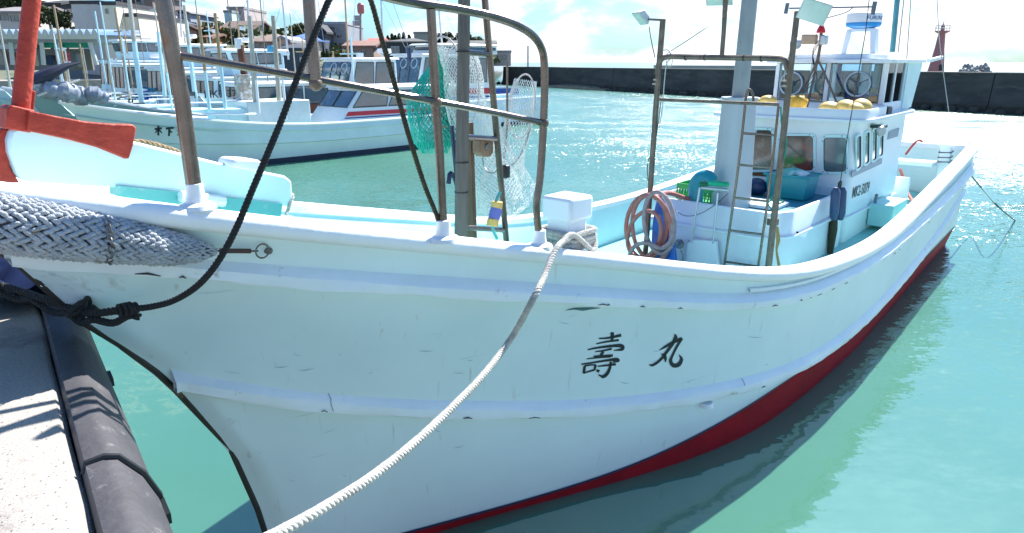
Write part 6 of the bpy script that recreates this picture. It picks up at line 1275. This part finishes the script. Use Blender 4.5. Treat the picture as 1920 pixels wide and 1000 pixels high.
# exact poles of the green boat, read from the photograph
G = Bs[0]
for (u0,v0,u1,v1,mats,r) in ((240,-20,265,192,[paleblue,beigepole],.075),(345,10,364,172,[paleblue,beigepole],.06),(296,60,309,180,[paleblue],.06)):
    G.pole(u0,v0,u1,v1,1.15,r,mats,.55)
stuff_ = strokes_on(G, [([(0,4),(10,0)],[7,7]), ([(4,0),(3,14)],[7,5]), ([(18,0),(16,12)],[6,6]), ([(24,2),(30,0)],[6,6])], 240, 186, .5, 1.30)
vs, fs = glyph_mesh('MK3-37', .33); m = MB(); o0 = G.onb(383,184,1.28); m.add([o0+G.h*p.x+Vector((0,0,p.y)) for p in vs], fs); m.build('number_lettering', ink, G.r, fix=False)
# cabin boats beyond
for lb, u0, u1, Ynear, zt_, rd_, st in (('white cabin boat with curved windscreen behind the second boat', 650, 730, 27.5, 112, 0, (.03,.07,.25)), ('red striped white cabin boat with round wiper screens behind the railing', 782, 850, 31, 104, 1, (.5,.03,.04))):
    a = at(u0, 165, Ynear); b = a+Vector((D.x, D.y, 0))*6.2; n_ = Vector((D.y, -D.x, 0)); c0 = (a-n_*1.1); bow = Vector((c0.x, c0.y))-D*5.2; Bt = Boat(lb, bow, bow+D*13.5, 1.5, 1.9, 1.25, 1.3, (.70,.80,.84), nm='cabin_boat', cat='cabin boat'); Bs.append(Bt)
    z1 = at(u0+20, zt_, Ynear).z; Bt.cabin(5.0, 7.6 if not rd_ else 9.5, 1.15, 1.0, z1, (.76,.80,.82), rake=.6, nside=2 if not rd_ else 3, nfront=3, stripe=st)
    if rd_: Bt.cabin(6.6, 10.2, 1.0, z1+.08, z1+.45, (.80,.80,.80), rake=.2, nside=1, nfront=1, ov=.3)
    m = MB(); m.lathe([(0,.2),(.28,.18),(.3,.02),(.2,-.02)], Bt.P(7.6,.3,z1+.25), 16); m.build('radar_dome', M('radar_white', (.84,.84,.84), .3), Bt.r)
    for k in (1,2):
        C0 = Bt.P(5.36, -.35+.75*k-.4, z1-.33); ring = [C0+Bt.n*math.cos(a_)*.2+(Vector((0,0,1))+Bt.h*.3)*math.sin(a_)*.2 for a_ in [2*math.pi*i/20 for i in range(20)]]; m = MB(); m.tube(ring, .022, 5, closed=True); m.build('clear_view_screen', M('screen_ring', (.45,.52,.6), .35), Bt.r)
    m = MB(); P = Bt.P(8.8, .4, z1); m.tube([P, P+Vector((0,0,.5))], .09, 8); m.build('horn', M('navy', (.01,.03,.10), .45), Bt.r)
# tall thin masts and their stays over the row
mm_ = M('mast_pale', (.55,.58,.62), .4, metal=.3); lnm = M('stay', (.35,.36,.38), .6)
for bi, (u0,v0,u1,v1,r) in ((2,(463,-30,468,105,.05)),(3,(527,-20,541,112,.05)),(6,(714,-20,718,110,.045)),(7,(820,-10,832,118,.045)),(2,(336,-30,340,70,.03)),(3,(494,-30,494,60,.015)),(6,(668,-30,662,75,.012)),(7,(912,-20,918,90,.012))):
    B_ = Bs[bi if bi < 6 else bi]; B_.pole(u0,v0,u1,v1,0,r,[mm_], nm='thin_mast')
for bi, pts in ((2,[(463,0,0),(440,60,0)]),(2,[(468,0,0),(492,70,0)]),(3,[(535,0,0),(572,70,0)]),(3,[(530,0,0),(512,60,0)]),(6,[(716,0,0),(760,90,0)]),(6,[(540,5,0),(600,90,0)]),(7,[(826,0,0),(868,100,0)]),(7,[(735,0,0),(770,100,0)]),(6,[(596,0,0),(610,100,0)])):
    Bs[bi].line(pts, .010, lnm)
# blue hulled boat at the far end
a = at(905, 155, 48.); Bt = Boat('small boat with a blue striped hull in front of the breakwater end', (a.x-6.5, a.y-1.5), (a.x+2.0, a.y+2.), 1.2, 1.9, 1.3, 1.3, (.06,.12,.45), nm='cabin_boat', cat='cabin boat'); Bt.cabin(3, 6, .9, 1.2, 2.9, (.74,.76,.78), rake=.4, nside=2)
